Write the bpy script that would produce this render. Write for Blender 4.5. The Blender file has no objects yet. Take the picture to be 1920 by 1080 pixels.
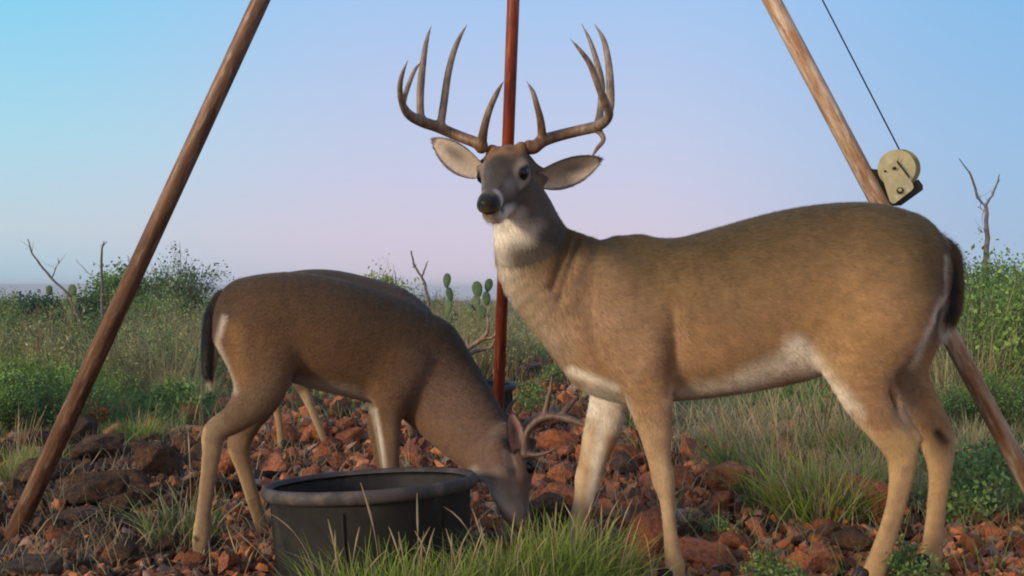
import bpy, bmesh, math, random
import numpy as np
from mathutils import Vector, Matrix
S = bpy.context.scene
C = bpy.context.collection
R = math.radians
F_PX, CAM_H = 2000.0, 0.81
# ------------------------------------------------------------------ camera
cd = bpy.data.cameras.new('camera'); cam = bpy.data.objects.new('camera', cd); C.objects.link(cam)
cam.location = (0, 0, CAM_H); cam.rotation_euler = (R(90), 0, 0)
cd.sensor_width = 36; cd.lens = 36*F_PX/1920; cd.clip_start = 0.05; cd.clip_end = 20000
S.camera = cam
S.cycles.filter_width = 2.0        # the soft optics of a cheap trail camera
# ------------------------------------------------------------------ exposure
S.view_settings.view_transform = 'Standard'; S.view_settings.look = 'None'
S.view_settings.exposure = 0.0; S.view_settings.gamma = 1.0
# ------------------------------------------------------------------ sun + sky
SUN_EL, SUN_AZ = 14.0, -126.0          # azimuth from +Y (view direction), negative = left
sd = bpy.data.lights.new('sun', 'SUN'); sun = bpy.data.objects.new('sun', sd); C.objects.link(sun)
sd.energy = 3.3; sd.angle = R(11); sd.color = (1.0, 0.80, 0.58)
sv = Vector((math.sin(R(SUN_AZ))*math.cos(R(SUN_EL)), math.cos(R(SUN_AZ))*math.cos(R(SUN_EL)), math.sin(R(SUN_EL))))
sun.rotation_euler = sv.to_track_quat('Z', 'Y').to_euler()
sun.location = (-3, -3, 4)

def lin(c):
    c = np.array(c, float)/255.0
    return tuple(np.where(c <= .04045, c/12.92, ((c+.055)/1.055)**2.4)) + (1.0,)
w = bpy.data.worlds.new('World'); S.world = w; w.use_nodes = True
nt = w.node_tree; N = nt.nodes; L = nt.links; N.clear()
out = N.new('ShaderNodeOutputWorld'); bg = N.new('ShaderNodeBackground'); L.new(bg.outputs[0], out.inputs[0])
tc = N.new('ShaderNodeTexCoord'); sep = N.new('ShaderNodeSeparateXYZ'); L.new(tc.outputs['Generated'], sep.inputs[0])
def ramp(stops):
    r = N.new('ShaderNodeValToRGB'); cr = r.color_ramp
    cr.interpolation = 'EASE' if len(stops) == 2 else 'LINEAR'
    while len(cr.elements) < len(stops): cr.elements.new(0.5)
    for e, (p, c) in zip(cr.elements, stops): e.position = p; e.color = lin(c) if len(c) == 3 else c
    return r
el = N.new('ShaderNodeMapRange'); el.inputs['From Min'].default_value = -0.05; el.inputs['From Max'].default_value = 0.95
L.new(sep.outputs['Z'], el.inputs['Value'])
cen = ramp([(0, (150,150,165)), (.052, (214,203,221)), (.10, (215,205,226)), (.18, (199,207,236)), (.31, (170,203,245)), (.6, (150,188,238)), (1, (120,165,225))])
lef = ramp([(0, (120,150,165)), (.05, (168,204,222)), (.10, (196,214,226)), (.18, (174,222,240)), (.31, (130,213,248)), (.6, (130,190,240)), (1, (120,165,225))])
rig = ramp([(0, (120,140,165)), (.05, (166,194,222)), (.10, (160,190,224)), (.18, (152,192,232)), (.31, (132,190,238)), (.6, (120,172,224)), (1, (120,165,225))])
for r in (cen, lef, rig): L.new(el.outputs[0], r.inputs[0])
def mr(a, b, src):
    m = N.new('ShaderNodeMapRange'); m.interpolation_type = 'SMOOTHSTEP'
    m.inputs['From Min'].default_value = a; m.inputs['From Max'].default_value = b; L.new(src, m.inputs['Value']); return m
ml = mr(-.10, -.46, sep.outputs['X']); mrr = mr(.10, .46, sep.outputs['X'])
def mix(f, a, b, blend='MIX'):
    m = N.new('ShaderNodeMix'); m.data_type = 'RGBA'; m.blend_type = blend
    if isinstance(f, float): m.inputs['Factor'].default_value = f
    else: L.new(f, m.inputs['Factor'])
    L.new(a, m.inputs['A']); L.new(b, m.inputs['B']); return m.outputs['Result']
g = mix(ml.outputs[0], cen.outputs[0], lef.outputs[0]); g = mix(mrr.outputs[0], g, rig.outputs[0])
bak = ramp([(0, (150,120,100)), (.05, (255,205,150)), (.20, (252,214,180)), (.45, (215,205,210)), (1, (150,180,225))]); L.new(el.outputs[0], bak.inputs[0])
mb = mr(.1, -.7, sep.outputs['Y']); g = mix(mb.outputs[0], g, bak.outputs[0])     # warm glow on the side of the low sun, behind the camera
sky = N.new('ShaderNodeTexSky'); sky.sky_type = 'NISHITA'; sky.sun_disc = False
sky.sun_elevation = R(SUN_EL); sky.sun_rotation = R(SUN_AZ)
sc = N.new('ShaderNodeVectorMath'); sc.operation = 'SCALE'; sc.inputs['Scale'].default_value = 0.10
L.new(sky.outputs[0], sc.inputs[0])
g = mix(0.06, g, sc.outputs[0]); L.new(g, bg.inputs['Color']); bg.inputs['Strength'].default_value = 1.0

# ------------------------------------------------------------------ helpers
rng = np.random.default_rng(7); random.seed(7)
def P(px, py, D): return np.array([(px-960)/F_PX*D, D, CAM_H-(py-540)/F_PX*D])
def proj(v): return 960+v[:, 0]/v[:, 1]*F_PX, 540-(v[:, 2]-CAM_H)/v[:, 1]*F_PX
def nrm(v): v = np.asarray(v, float); return v/np.linalg.norm(v)
def sines(x, y, seed, f):
    r = np.random.default_rng(seed); o = 0
    for i in range(6):
        a = r.uniform(0, 6.28); ph = r.uniform(0, 6.28); ff = f*r.uniform(.6, 1.6)
        o = o+np.sin((x*np.cos(a)+y*np.sin(a))*ff+ph)
    return o/6
def gz(x, y):
    x = np.asarray(x, float); y = np.asarray(y, float)
    near = .018*sines(x, y, 1, 4.0)+.010*sines(x, y, 2, 11.0)
    return near + .06*sines(x, y, 3, .5)*np.clip((y-5)/8, 0, 1) - .011*np.clip(y-40, 0, 2200)
def G(px, py):
    D = CAM_H*F_PX/(py-540.0); x = (px-960)/F_PX*D
    return x, D, float(gz(x, D))
def tag(o, label=None, cat=None, group=None, kind=None):
    for k, v in (('label', label), ('category', cat), ('group', group), ('kind', kind)):
        if v: o[k] = v
    return o
def empty(name, loc, label, cat, group=None):
    o = bpy.data.objects.new(name, None); C.objects.link(o); o.location = loc; o.empty_display_size = .1
    return tag(o, label, cat, group)
def parent_to(o, p):
    o.parent = p
    o.matrix_parent_inverse = Matrix.Translation(-Vector(p.location)) if p.type == 'EMPTY' and p.parent is None else Matrix.Identity(4)
def mesh_np(name, V, quads=None, tris=None, cols=None, smooth=True):
    """numpy arrays -> mesh data; cols per vertex"""
    V = np.asarray(V, np.float32); me = bpy.data.meshes.new(name)
    q = np.zeros((0, 4), np.int32) if quads is None else np.asarray(quads, np.int32).reshape(-1, 4)
    t = np.zeros((0, 3), np.int32) if tris is None else np.asarray(tris, np.int32).reshape(-1, 3)
    me.vertices.add(len(V)); me.vertices.foreach_set('co', V.ravel())
    me.loops.add(q.size+t.size); me.loops.foreach_set('vertex_index', np.concatenate([q.ravel(), t.ravel()]))
    me.polygons.add(len(q)+len(t))
    st = np.concatenate([np.arange(len(q))*4, q.size+np.arange(len(t))*3]).astype(np.int32)
    me.polygons.foreach_set('loop_start', st)
    me.polygons.foreach_set('use_smooth', np.full(len(q)+len(t), smooth))
    me.update(calc_edges=True)
    if cols is not None:
        a = me.color_attributes.new('Col', 'FLOAT_COLOR', 'POINT')
        cc = np.ones((len(V), 4), np.float32); cc[:, :3] = cols; a.data.foreach_set('color', cc.ravel())
    me.validate(); return me
def link(name, me, m, parent=None):
    o = bpy.data.objects.new(name, me); C.objects.link(o)
    if m and not me.materials: me.materials.append(m)
    if parent is not None: parent_to(o, parent)
    return o
def copy_tree(o, loc, rz=0, s=1.0, lab=None, grp=None):
    c = o.copy(); C.objects.link(c); c.location = loc; c.rotation_euler = (0, 0, rz); c.scale = (s,)*3 if np.isscalar(s) else s
    if lab: c['label'] = lab
    if grp: c['group'] = grp
    for ch in o.children:
        d = ch.copy(); C.objects.link(d); d.parent = c
    return c
# ------------------------------------------------------------------ materials
def mat(name, rough=.8, gain=1.0, black_gloss=0, spec=.3, metal=0.0, base=None, attr=False, nscale=20, namp=.25, bump=0, bscale=60, coord='Object', stretch=None, sheen=0, transl=0):
    m = bpy.data.materials.new(name); m.use_nodes = True; n = m.node_tree.nodes; l = m.node_tree.links
    b = n['Principled BSDF']; b.inputs['Roughness'].default_value = rough; b.inputs['Specular IOR Level'].default_value = spec
    b.inputs['Metallic'].default_value = metal
    if sheen: b.inputs['Sheen Weight'].default_value = sheen; b.inputs['Sheen Roughness'].default_value = .5
    if attr:
        a = n.new('ShaderNodeAttribute'); a.attribute_name = 'Col'; col = a.outputs['Color']
    else:
        rgb = n.new('ShaderNodeRGB'); rgb.outputs[0].default_value = (*base, 1); col = rgb.outputs[0]
    t = n.new('ShaderNodeTexCoord'); mp = n.new('ShaderNodeMapping'); l.new(t.outputs[coord], mp.inputs[0])
    if stretch: mp.inputs['Scale'].default_value = stretch
    no = n.new('ShaderNodeTexNoise'); no.inputs['Scale'].default_value = nscale; no.inputs['Detail'].default_value = 6; l.new(mp.outputs[0], no.inputs[0])
    rr = n.new('ShaderNodeMapRange'); rr.inputs['From Min'].default_value = .3; rr.inputs['From Max'].default_value = .7
    rr.inputs['To Min'].default_value = gain*(1-namp); rr.inputs['To Max'].default_value = gain*(1+namp); l.new(no.outputs[0], rr.inputs[0])
    vm = n.new('ShaderNodeVectorMath'); vm.operation = 'SCALE'; l.new(col, vm.inputs[0]); l.new(rr.outputs[0], vm.inputs['Scale'])
    l.new(vm.outputs[0], b.inputs['Base Color'])
    if bump:
        nb = n.new('ShaderNodeTexNoise'); nb.inputs['Scale'].default_value = bscale; nb.inputs['Detail'].default_value = 8; l.new(mp.outputs[0], nb.inputs[0])
        bp = n.new('ShaderNodeBump'); bp.inputs['Strength'].default_value = 1; bp.inputs['Distance'].default_value = bump
        l.new(nb.outputs[0], bp.inputs['Height']); l.new(bp.outputs[0], b.inputs['Normal'])
    if black_gloss:
        g_ = n.new('ShaderNodeMapRange'); g_.inputs['From Min'].default_value = .018; g_.inputs['From Max'].default_value = .035
        g_.inputs['To Min'].default_value = black_gloss; g_.inputs['To Max'].default_value = rough
        l.new(col, g_.inputs['Value']); l.new(g_.outputs[0], b.inputs['Roughness'])
    if transl:
        tr = n.new('ShaderNodeBsdfTranslucent'); l.new(vm.outputs[0], tr.inputs[0]); ms = n.new('ShaderNodeMixShader')
        ms.inputs[0].default_value = transl; l.new(b.outputs[0], ms.inputs[1]); l.new(tr.outputs[0], ms.inputs[2])
        l.new(ms.outputs[0], n['Material Output'].inputs[0])
    return m
def mat_mix(name, c1, c2, c3, s1, s2, rough=.7, metal=0, spec=.3, bump=.002, bscale=60, stretch=None, rnd=0.0, lo=.42, hi=.58, objcol=False):
    m = bpy.data.materials.new(name); m.use_nodes = True; n = m.node_tree.nodes; l = m.node_tree.links
    b = n['Principled BSDF']; b.inputs['Roughness'].default_value = rough; b.inputs['Metallic'].default_value = metal; b.inputs['Specular IOR Level'].default_value = spec
    t = n.new('ShaderNodeTexCoord'); mp = n.new('ShaderNodeMapping'); l.new(t.outputs['Object'], mp.inputs[0])
    if stretch: mp.inputs['Scale'].default_value = stretch
    oi = n.new('ShaderNodeObjectInfo')
    add = n.new('ShaderNodeVectorMath'); add.operation = 'ADD'; l.new(mp.outputs[0], add.inputs[0])
    rs = n.new('ShaderNodeMath'); rs.operation = 'MULTIPLY'; rs.inputs[1].default_value = 37.0; l.new(oi.outputs['Random'], rs.inputs[0]); l.new(rs.outputs[0], add.inputs[1])
    def nz(s, a, bb):
        q = n.new('ShaderNodeTexNoise'); q.inputs['Scale'].default_value = s; q.inputs['Detail'].default_value = 8; q.inputs['Roughness'].default_value = .65; l.new(add.outputs[0], q.inputs[0])
        r = n.new('ShaderNodeMapRange'); r.inputs['From Min'].default_value = a; r.inputs['From Max'].default_value = bb; l.new(q.outputs[0], r.inputs[0]); return r.outputs[0]
    def mx(f, a, bb):
        q = n.new('ShaderNodeMix'); q.data_type = 'RGBA'; l.new(f, q.inputs['Factor'])
        if isinstance(a, tuple): q.inputs['A'].default_value = (*a, 1)
        else: l.new(a, q.inputs['A'])
        q.inputs['B'].default_value = (*bb, 1); return q.outputs['Result']
    c = mx(nz(s1, lo, hi), c1, c2); c = mx(nz(s2, .52, .68), c, c3)
    hs = n.new('ShaderNodeHueSaturation'); l.new(c, hs.inputs['Color'])
    rv = n.new('ShaderNodeMapRange'); rv.inputs['To Min'].default_value = 1-rnd; rv.inputs['To Max'].default_value = 1+rnd; l.new(oi.outputs['Random'], rv.inputs[0]); l.new(rv.outputs[0], hs.inputs['Value'])
    l.new(hs.outputs[0], b.inputs['Base Color'])
    nb = n.new('ShaderNodeTexNoise'); nb.inputs['Scale'].default_value = bscale; nb.inputs['Detail'].default_value = 8; l.new(add.outputs[0], nb.inputs[0])
    bp = n.new('ShaderNodeBump'); bp.inputs['Distance'].default_value = bump; l.new(nb.outputs[0], bp.inputs['Height']); l.new(bp.outputs[0], b.inputs['Normal'])
    return m
M_fur = mat('deer_fur', rough=.85, black_gloss=.38, spec=.15, attr=True, nscale=38, namp=.10, bump=.0012, bscale=150, sheen=.10)
M_strand = M_fur
M_ear = mat('ear_fur', rough=.85, spec=.15, attr=True, nscale=90, namp=.12, bump=.0015, bscale=260, transl=.12)
M_antler = mat('antler', rough=.5, spec=.4, attr=True, nscale=70, namp=.5, bump=.0025, bscale=160, stretch=(1, 1, .30))
M_eye = mat('eye', rough=.12, spec=.35, base=(.004, .003, .003), namp=0)
M_hoof = mat('hoof', rough=.5, base=(.02, .017, .015))
M_plant = mat('plant', rough=.65, spec=.2, attr=True, nscale=8, namp=.18, transl=.38, gain=1.28)
M_wood = mat('dead_wood', rough=.85, base=(.13, .11, .10), nscale=25, namp=.35, bump=.003)
M_soil = mat('soil', rough=.95, spec=.1, attr=True, nscale=9, namp=.4, bump=.012, bscale=26)
M_rub = mat('rubble', rough=.9, spec=.15, attr=True, nscale=30, namp=.35, bump=.006, bscale=45)
M_red = mat_mix('red_rock', (.39, .13, .050), (.21, .075, .042), (.33, .20, .13), 5, 9, rough=.88, bump=.010, bscale=22, rnd=.35, spec=.15)
M_brown = mat_mix('brown_rock', (.115, .057, .032), (.050, .034, .024), (.13, .09, .052), 5, 9, rough=.9, bump=.010, bscale=22, rnd=.35, spec=.15)
M_grey = mat_mix('grey_rock', (.06, .053, .047), (.10, .08, .06), (.16, .12, .08), 5, 9, rough=.9, bump=.008, bscale=22, rnd=.2, spec=.15)
M_pipe = mat_mix('weathered_pipe', (.20, .105, .06), (.11, .055, .033), (.36, .26, .18), 40, 60, rough=.55, metal=.2, spec=.5, bump=.0008, bscale=60, stretch=(1, 1, .16), lo=.40, hi=.60)
M_pipe_r = mat_mix('pale_rusty_pipe', (.56, .43, .31), (.33, .17, .085), (.72, .66, .56), 38, 55, rough=.55, metal=.1, spec=.5, bump=.0008, bscale=60, stretch=(1, 1, .16), lo=.40, hi=.60)
M_pipe_c = mat_mix('orange_rusty_pipe', (.27, .045, .012), (.13, .022, .010), (.40, .13, .05), 40, 60, rough=.5, metal=.15, spec=.5, bump=.0008, bscale=60, stretch=(1, 1, .16), lo=.40, hi=.60)
M_cream = mat_mix('zinc_plate', (.55, .52, .30), (.45, .43, .26), (.62, .60, .42), 18, 30, rough=.4, metal=.35, spec=.5, bump=.0005, bscale=90)
M_olive = mat('olive_steel', rough=.45, metal=.4, base=(.22, .22, .10), nscale=30, namp=.3)
M_black = mat('black_steel', rough=.5, metal=.3, base=(.02, .022, .022), nscale=30, namp=.3)
M_rubber = mat_mix('black_rubber', (.010, .010, .010), (.016, .015, .014), (.035, .032, .026), 4, 7, rough=.72, spec=.3, bump=.001, bscale=80)
M_rim = mat_mix('worn_rubber_rim', (.065, .055, .055), (.04, .035, .036), (.12, .095, .085), 7, 12, rough=.7, spec=.35, bump=.001, bscale=90)
M_cactus = mat('cactus', rough=.6, base=(.075, .13, .06), nscale=20, namp=.25, bump=.004, bscale=40)
M_leaf = M_plant
# ------------------------------------------------------------------ implicit surface tools
class Field:
    def __init__(s, lo, hi, h):
        s.lo = np.array(lo, float); s.h = h; s.n = np.ceil((np.array(hi)-s.lo)/h).astype(int)+1
        s.a = np.full(tuple(s.n), .2, np.float32)
    def box(s, lo, hi):
        i0 = np.clip(np.floor((lo-s.lo)/s.h).astype(int), 0, s.n-1); i1 = np.clip(np.ceil((hi-s.lo)/s.h).astype(int)+1, 1, s.n)
        return i0, np.maximum(i1, i0+1)
    def grid(s, i0, i1): return [(s.lo[k]+np.arange(i0[k], i1[k])*s.h).astype(np.float32) for k in range(3)]
    def chain(s, pts, lat=(0, 1, 0), k=.02, n=4, sub=False):
        """pts rows: x y z r_lat r_up; smooth-union of a spline tube of elliptical section"""
        p = np.array(pts, float)
        if len(p) > 2:
            e = np.vstack([2*p[0]-p[1], p, 2*p[-1]-p[-2]]); o = []
            e[:, 3:] = np.maximum(e[:, 3:], .0015)
            for i in range(1, len(e)-2):
                for t in np.arange(n)/n:
                    a, b, c, d = e[i-1:i+3]
                    o.append(.5*((2*b)+(-a+c)*t+(2*a-5*b+4*c-d)*t*t+(-a+3*b-3*c+d)*t**3))
            o.append(p[-1]); p = np.array(o); p[:, 3:] = np.maximum(p[:, 3:], .0012)
        m = k+3*s.h; rmax = p[:, 3:].max()
        I0, I1 = s.box(p[:, :3].min(0)-rmax-m, p[:, :3].max(0)+rmax+m)
        T = np.full(tuple(I1-I0), .2, np.float32); lat = nrm(lat)
        for A, B in zip(p[:-1], p[1:]):
            ab = B[:3]-A[:3]; ln = np.linalg.norm(ab)
            if ln < 1e-6: continue
            ax = ab/ln; l = lat-ax*(ax@lat); l = nrm(l) if np.linalg.norm(l) > .05 else nrm(np.cross(ax, (0, 0, 1.))); u = np.cross(l, ax)
            r = max(A[3:].max(), B[3:].max())+m
            i0, i1 = s.box(np.minimum(A[:3], B[:3])-r, np.maximum(A[:3], B[:3])+r); i0 = np.maximum(i0, I0); i1 = np.minimum(i1, I1)
            if (i1 <= i0).any(): continue
            gx, gy, gzz = s.grid(i0, i1); X = gx[:, None, None]-A[0]; Y = gy[None, :, None]-A[1]; Z = gzz[None, None, :]-A[2]
            pa = X*ax[0]+Y*ax[1]+Z*ax[2]; pl = X*l[0]+Y*l[1]+Z*l[2]; pu = X*u[0]+Y*u[1]+Z*u[2]
            t = np.clip(pa/ln, 0, 1); rl = A[3]+(B[3]-A[3])*t; ru = A[4]+(B[4]-A[4])*t; ra = np.minimum(rl, ru)
            q = pa-t*ln
            k0 = np.sqrt((pl/rl)**2+(pu/ru)**2+(q/ra)**2)+1e-6; k1 = np.sqrt((pl/rl**2)**2+(pu/ru**2)**2+(q/ra**2)**2)+1e-6
            d = (k0*(k0-1)/k1).astype(np.float32)
            sl = tuple(slice(a, b) for a, b in zip(i0-I0, i1-I0)); T[sl] = np.minimum(T[sl], d)
        sl = tuple(slice(a, b) for a, b in zip(I0, I1)); a = s.a[sl]
        if sub:
            hh = np.clip(.5-.5*(a+T)/k, 0, 1); s.a[sl] = a+(-T-a)*hh+k*hh*(1-hh)
        else:
            hh = np.clip(.5+.5*(a-T)/k, 0, 1); s.a[sl] = a+(T-a)*hh-k*hh*(1-hh)
    def px(s, pts, lat=(0, 1, 0), k=.02, n=4, sub=False):
        """rows: px py depth r_px r_depth"""
        s.chain([(*P(a, b, D), rd, rp*D/F_PX) for a, b, D, rp, rd in pts], lat, k, n, sub)
    def mesh(s, smooth=2):
        a = s.a; neg = a < 0; cnt = np.zeros(tuple(s.n-1), np.int8)
        acc = np.zeros(tuple(s.n-1)+(3,), np.float32); num = np.zeros(tuple(s.n-1), np.float32)
        corners = [(i, j, k) for i in (0, 1) for j in (0, 1) for k in (0, 1)]
        def sh(c, A=a): return A[c[0]:A.shape[0]-1+c[0], c[1]:A.shape[1]-1+c[1], c[2]:A.shape[2]-1+c[2]]
        for c in corners: cnt += sh(c, neg).astype(np.int8)
        act = (cnt > 0) & (cnt < 8); idx = np.argwhere(act); fl = tuple(idx.T)
        Pacc = np.zeros((len(idx), 3)); Pn = np.zeros(len(idx))
        for c in corners:
            for ax in range(3):
                if c[ax]: continue
                e = list(c); e[ax] = 1
                va = a[tuple((idx+np.array(c)).T)]; vb = a[tuple((idx+np.array(e)).T)]; x = (va < 0) != (vb < 0)
                t = np.where(x, va/(va-vb+1e-12), 0); pt = np.tile(np.array(c, float), (len(idx), 1)); pt[:, ax] += t
                Pacc += pt*x[:, None]; Pn += x
        V = s.lo+s.h*(idx+Pacc/Pn[:, None]); ids = np.full(tuple(s.n-1), -1, np.int32); ids[fl] = np.arange(len(idx))
        Q = []
        for ax in range(3):
            sl0 = [slice(None)]*3; sl1 = [slice(None)]*3; sl0[ax] = slice(0, -1); sl1[ax] = slice(1, None)
            x = neg[tuple(sl0)] != neg[tuple(sl1)]; e = np.argwhere(x); o1, o2 = [k for k in range(3) if k != ax]
            ok = (e[:, o1] > 0) & (e[:, o2] > 0) & (e[:, o1] < s.n[o1]-1) & (e[:, o2] < s.n[o2]-1); e = e[ok]
            def at(d1, d2): f = e.copy(); f[:, o1] -= d1; f[:, o2] -= d2; return ids[tuple(f.T)]
            q = np.stack([at(0, 0), at(1, 0), at(1, 1), at(0, 1)], 1); flip = neg[tuple(e.T)]
            if ax == 1: flip = ~flip
            q[~flip] = q[~flip][:, ::-1]; Q.append(q)
        Q = np.vstack(Q); Q = Q[(Q >= 0).all(1)]; Q = Q[:, ::-1] if False else Q
        E = np.vstack([Q[:, [0, 1]], Q[:, [1, 2]], Q[:, [2, 3]], Q[:, [3, 0]]])
        for _ in range(smooth):
            A = np.zeros_like(V); n = np.zeros(len(V))
            for a_, b_ in ((0, 1), (1, 0)):
                for d in range(3): A[:, d] += np.bincount(E[:, a_], V[E[:, b_], d], len(V))
                n += np.bincount(E[:, a_], minlength=len(V))
            V = V*.5+.5*A/np.maximum(n, 1)[:, None]
        return V, Q
def face_normals(V, Q): return np.cross(V[Q[:, 2]]-V[Q[:, 0]], V[Q[:, 3]]-V[Q[:, 1]])
def check_out(V, Q):
    """flip so normals point outward (signed volume)"""
    n = face_normals(V, Q); c = V[Q].mean(1); return Q if (n*c).sum() > 0 else Q[:, ::-1]
def paint(V, base, ops, near=None):
    """base colour per vertex, ops: (x0,y0,x1,y1,r,soft,colour,alpha) strokes in picture units projected on the coat"""
    u, v = proj(V); col = np.tile(np.array(base, float), (len(V), 1)) if np.ndim(base) == 1 else base.copy()
    for x0, y0, x1, y1, r, soft, c, al in ops:
        dx, dy = x1-x0, y1-y0; t = np.clip(((u-x0)*dx+(v-y0)*dy)/max(dx*dx+dy*dy, 1e-6), 0, 1)
        d = np.hypot(u-x0-t*dx, v-y0-t*dy); a = np.clip((r+soft/2-d)/soft, 0, 1); a = (a*a*(3-2*a))*al
        col = col*(1-a[:, None])+np.array(c)*a[:, None]
    return col
def add_fur(V, Q, col, n, length, flow, width=.0011, lift=.28, seed=0, jit=.13, keep=None):
    r = np.random.default_rng(seed); fn = face_normals(V, Q); ar = np.linalg.norm(fn, axis=1); fc = V[Q].mean(1)
    if keep is not None: ar = ar*keep(fc)
    f = r.choice(len(Q), n, p=ar/ar.sum()); nn = fn[f]/np.linalg.norm(fn[f], axis=1)[:, None]
    wts = r.dirichlet((1, 1, 1, 1), n); p = (V[Q[f]]*wts[:, :, None]).sum(1); c = (col[Q[f]]*wts[:, :, None]).sum(1)
    fl = flow(p)+r.normal(0, .25, (n, 3)); tg = fl-nn*(fl*nn).sum(1)[:, None]; tg /= np.linalg.norm(tg, axis=1)[:, None]+1e-9
    d = tg+nn*lift*r.uniform(.5, 1.4, n)[:, None]; d /= np.linalg.norm(d, axis=1)[:, None]
    ln = length(p)*r.uniform(.6, 1.3, n); side = np.cross(tg, nn)*width*.5
    a = p-side-nn*.0005; b = p+side-nn*.0005; t = p+d*ln[:, None]
    W = np.stack([a, b, t], 1).reshape(-1, 3); c = c*(1+r.normal(0, jit, n))[:, None].clip(.5, 1.6); cc = np.repeat(c, 3, 0)
    cc[2::3] *= 1.08
    T = np.arange(3*n).reshape(-1, 3)[:, [0, 1, 2]]+len(V)
    return np.vstack([V, W]), T, np.vstack([col, cc])
# ------------------------------------------------------------------ deer pieces
class Head:
    def __init__(s, E, f, l, sc=1.0):
        s.E = np.array(E); s.f = nrm(f); l = np.array(l, float); s.l = nrm(l-s.f*(l@s.f)); s.u = np.cross(s.f, s.l); s.sc = sc
    def p(s, a, si, h): return s.E+s.sc*(a*s.f+si*s.l+h*s.u)
    def st(s, a, si, h, rl, ru): return (*s.p(a, si, h), rl*s.sc, ru*s.sc)
    def build(s, F):
        F.chain([s.st(-.095, 0, .002, .045, .048), s.st(-.06, 0, .008, .056, .058), s.st(-.02, 0, .006, .056, .056), s.st(.02, 0, -.004, .046, .050), s.st(.06, 0, -.016, .036, .042),
                 s.st(.10, 0, -.024, .030, .034), s.st(.135, 0, -.029, .028, .029), s.st(.158, 0, -.030, .027, .026)], s.l, .02)
        F.chain([s.st(.10, 0, -.018, .024, .022), s.st(.14, 0, -.018, .027, .020), s.st(.168, 0, -.022, .024, .019)], s.l, .01)      # nose pad
        F.chain([s.st(-.07, 0, -.058, .042, .037), s.st(-.01, 0, -.066, .040, .033), s.st(.06, 0, -.066, .033, .025), s.st(.12, 0, -.067, .027, .019), s.st(.150, 0, -.062, .021, .014)], s.l, .02)  # jaw
        for g in (-1, 1):
            F.chain([s.st(-.03, g*.040, .020, .020, .016), s.st(-.004, g*.050, .022, .020, .012), s.st(.02, g*.040, .012, .016, .012)], s.l, .015)   # brow
            F.chain([s.st(-.03, g*.042, -.018, .020, .02), s.st(.03, g*.034, -.020, .018, .018), s.st(.07, g*.022, -.026, .018, .018)], s.l, .02)  # cheek
            F.chain([s.st(-.055, g*.036, .040, .018, .018), s.st(-.065, g*.040, .056, .015, .015)], s.l, .012)   # pedicle
            F.chain([s.st(.002, g*.062, .006, .008, .008), s.st(.008, g*.064, .006, .008, .008)], s.l, .006, sub=True)  # eye socket
            F.chain([s.st(.176, g*.013, -.020, .004, .004), s.st(.168, g*.021, -.018, .004, .003)], s.l, .004, sub=True)  # nostril
        F.chain([s.st(.176, 0, -.046, .024, .0022), s.st(.12, 0, -.048, .036, .0018)], s.l, .005, sub=True)   # mouth line
    def eyes(s, parent):
        for g in (-1, 1):
            bm = bmesh.new(); bmesh.ops.create_uvsphere(bm, u_segments=20, v_segments=14, radius=.0205*s.sc)
            me = bpy.data.meshes.new('eye'); bm.to_mesh(me); bm.free(); me.polygons.foreach_set('use_smooth', [True]*len(me.polygons))
            o = link('eye', me, M_eye, parent); o.matrix_parent_inverse = Matrix.Identity(4)
            o.location = Vector(s.p(.007, g*.0490, .005))-Vector(parent.location)
    def coords(s, V): d = (V-s.E)/s.sc; return d@s.f, d@s.l, d@s.u
def ear(base, tip, face, wid, parent, outer=(.085, .06, .045), inner=(.62, .53, .45)):
    """cupped leaf-shaped ear from base to tip, opening towards face"""
    base = np.array(base); tip = np.array(tip); ax = tip-base; ln = np.linalg.norm(ax); ax /= ln; fc = np.array(face, float); fc = nrm(fc-ax*(fc@ax)); sd = np.cross(ax, fc)
    nt_, ns = 22, 17; V = []; K = []
    for layer in (0, 1):
        for i in range(nt_):
            t = i/(nt_-1); w = wid*(.30+.70*np.sin(np.pi*min(1, (t*.93+.05))**.85)**.8)*(1-t**7)**.5 if t < 1 else wid*.02
            w = max(w, wid*.03); cup = (1.25-.75*t)
            for j in range(ns):
                q = -1+2*j/(ns-1); ang = q*cup*1.15; x = w*np.sin(ang)/max(np.sin(min(cup*1.15, 1.5)), .3); z = w*(1-np.cos(ang))*1.0
                off = (0 if layer == 0 else -.0045*(1-abs(q)**6)*(1-t**8))
                V.append(base+ax*ln*t+sd*x+fc*(z+off+.008*np.sin(t*3)))
                edge = abs(q) > .86 or t > .93
                if layer == 0:
                    dk = np.exp(-((q*1.6-.1)**2+((t-.55)*2.6)**2)*2.2)
                    c = np.array(inner)*(1-.62*dk); c = c*(.4) if edge else c
                else: c = np.array(outer)
                K.append(c)
    V = np.array(V); n = nt_*ns; Q = []
    for layer in (0, 1):
        for i in range(nt_-1):
            for j in range(ns-1):
                a = layer*n+i*ns+j; q = [a, a+1, a+ns+1, a+ns]; Q.append(q if layer else q[::-1])
    for i in range(nt_-1):
        for j in (0, ns-1):
            a = i*ns+j; q = [a, a+ns, n+a+ns, n+a]; Q.append(q if j else q[::-1])
    for j in range(ns-1): a = (nt_-1)*ns+j; Q.append([a, a+1, n+a+1, n+a])
    Q = np.array(Q); K = np.array(K)
    V2, T, K2 = add_fur(V, Q, K, 5000, lambda p: np.full(len(p), .011), lambda p: np.tile(ax, (len(p), 1)), width=.0011, lift=.2, seed=3, jit=.15)
    return link('ear', mesh_np('ear', V2, Q, T, K2), M_ear, parent)
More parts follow.
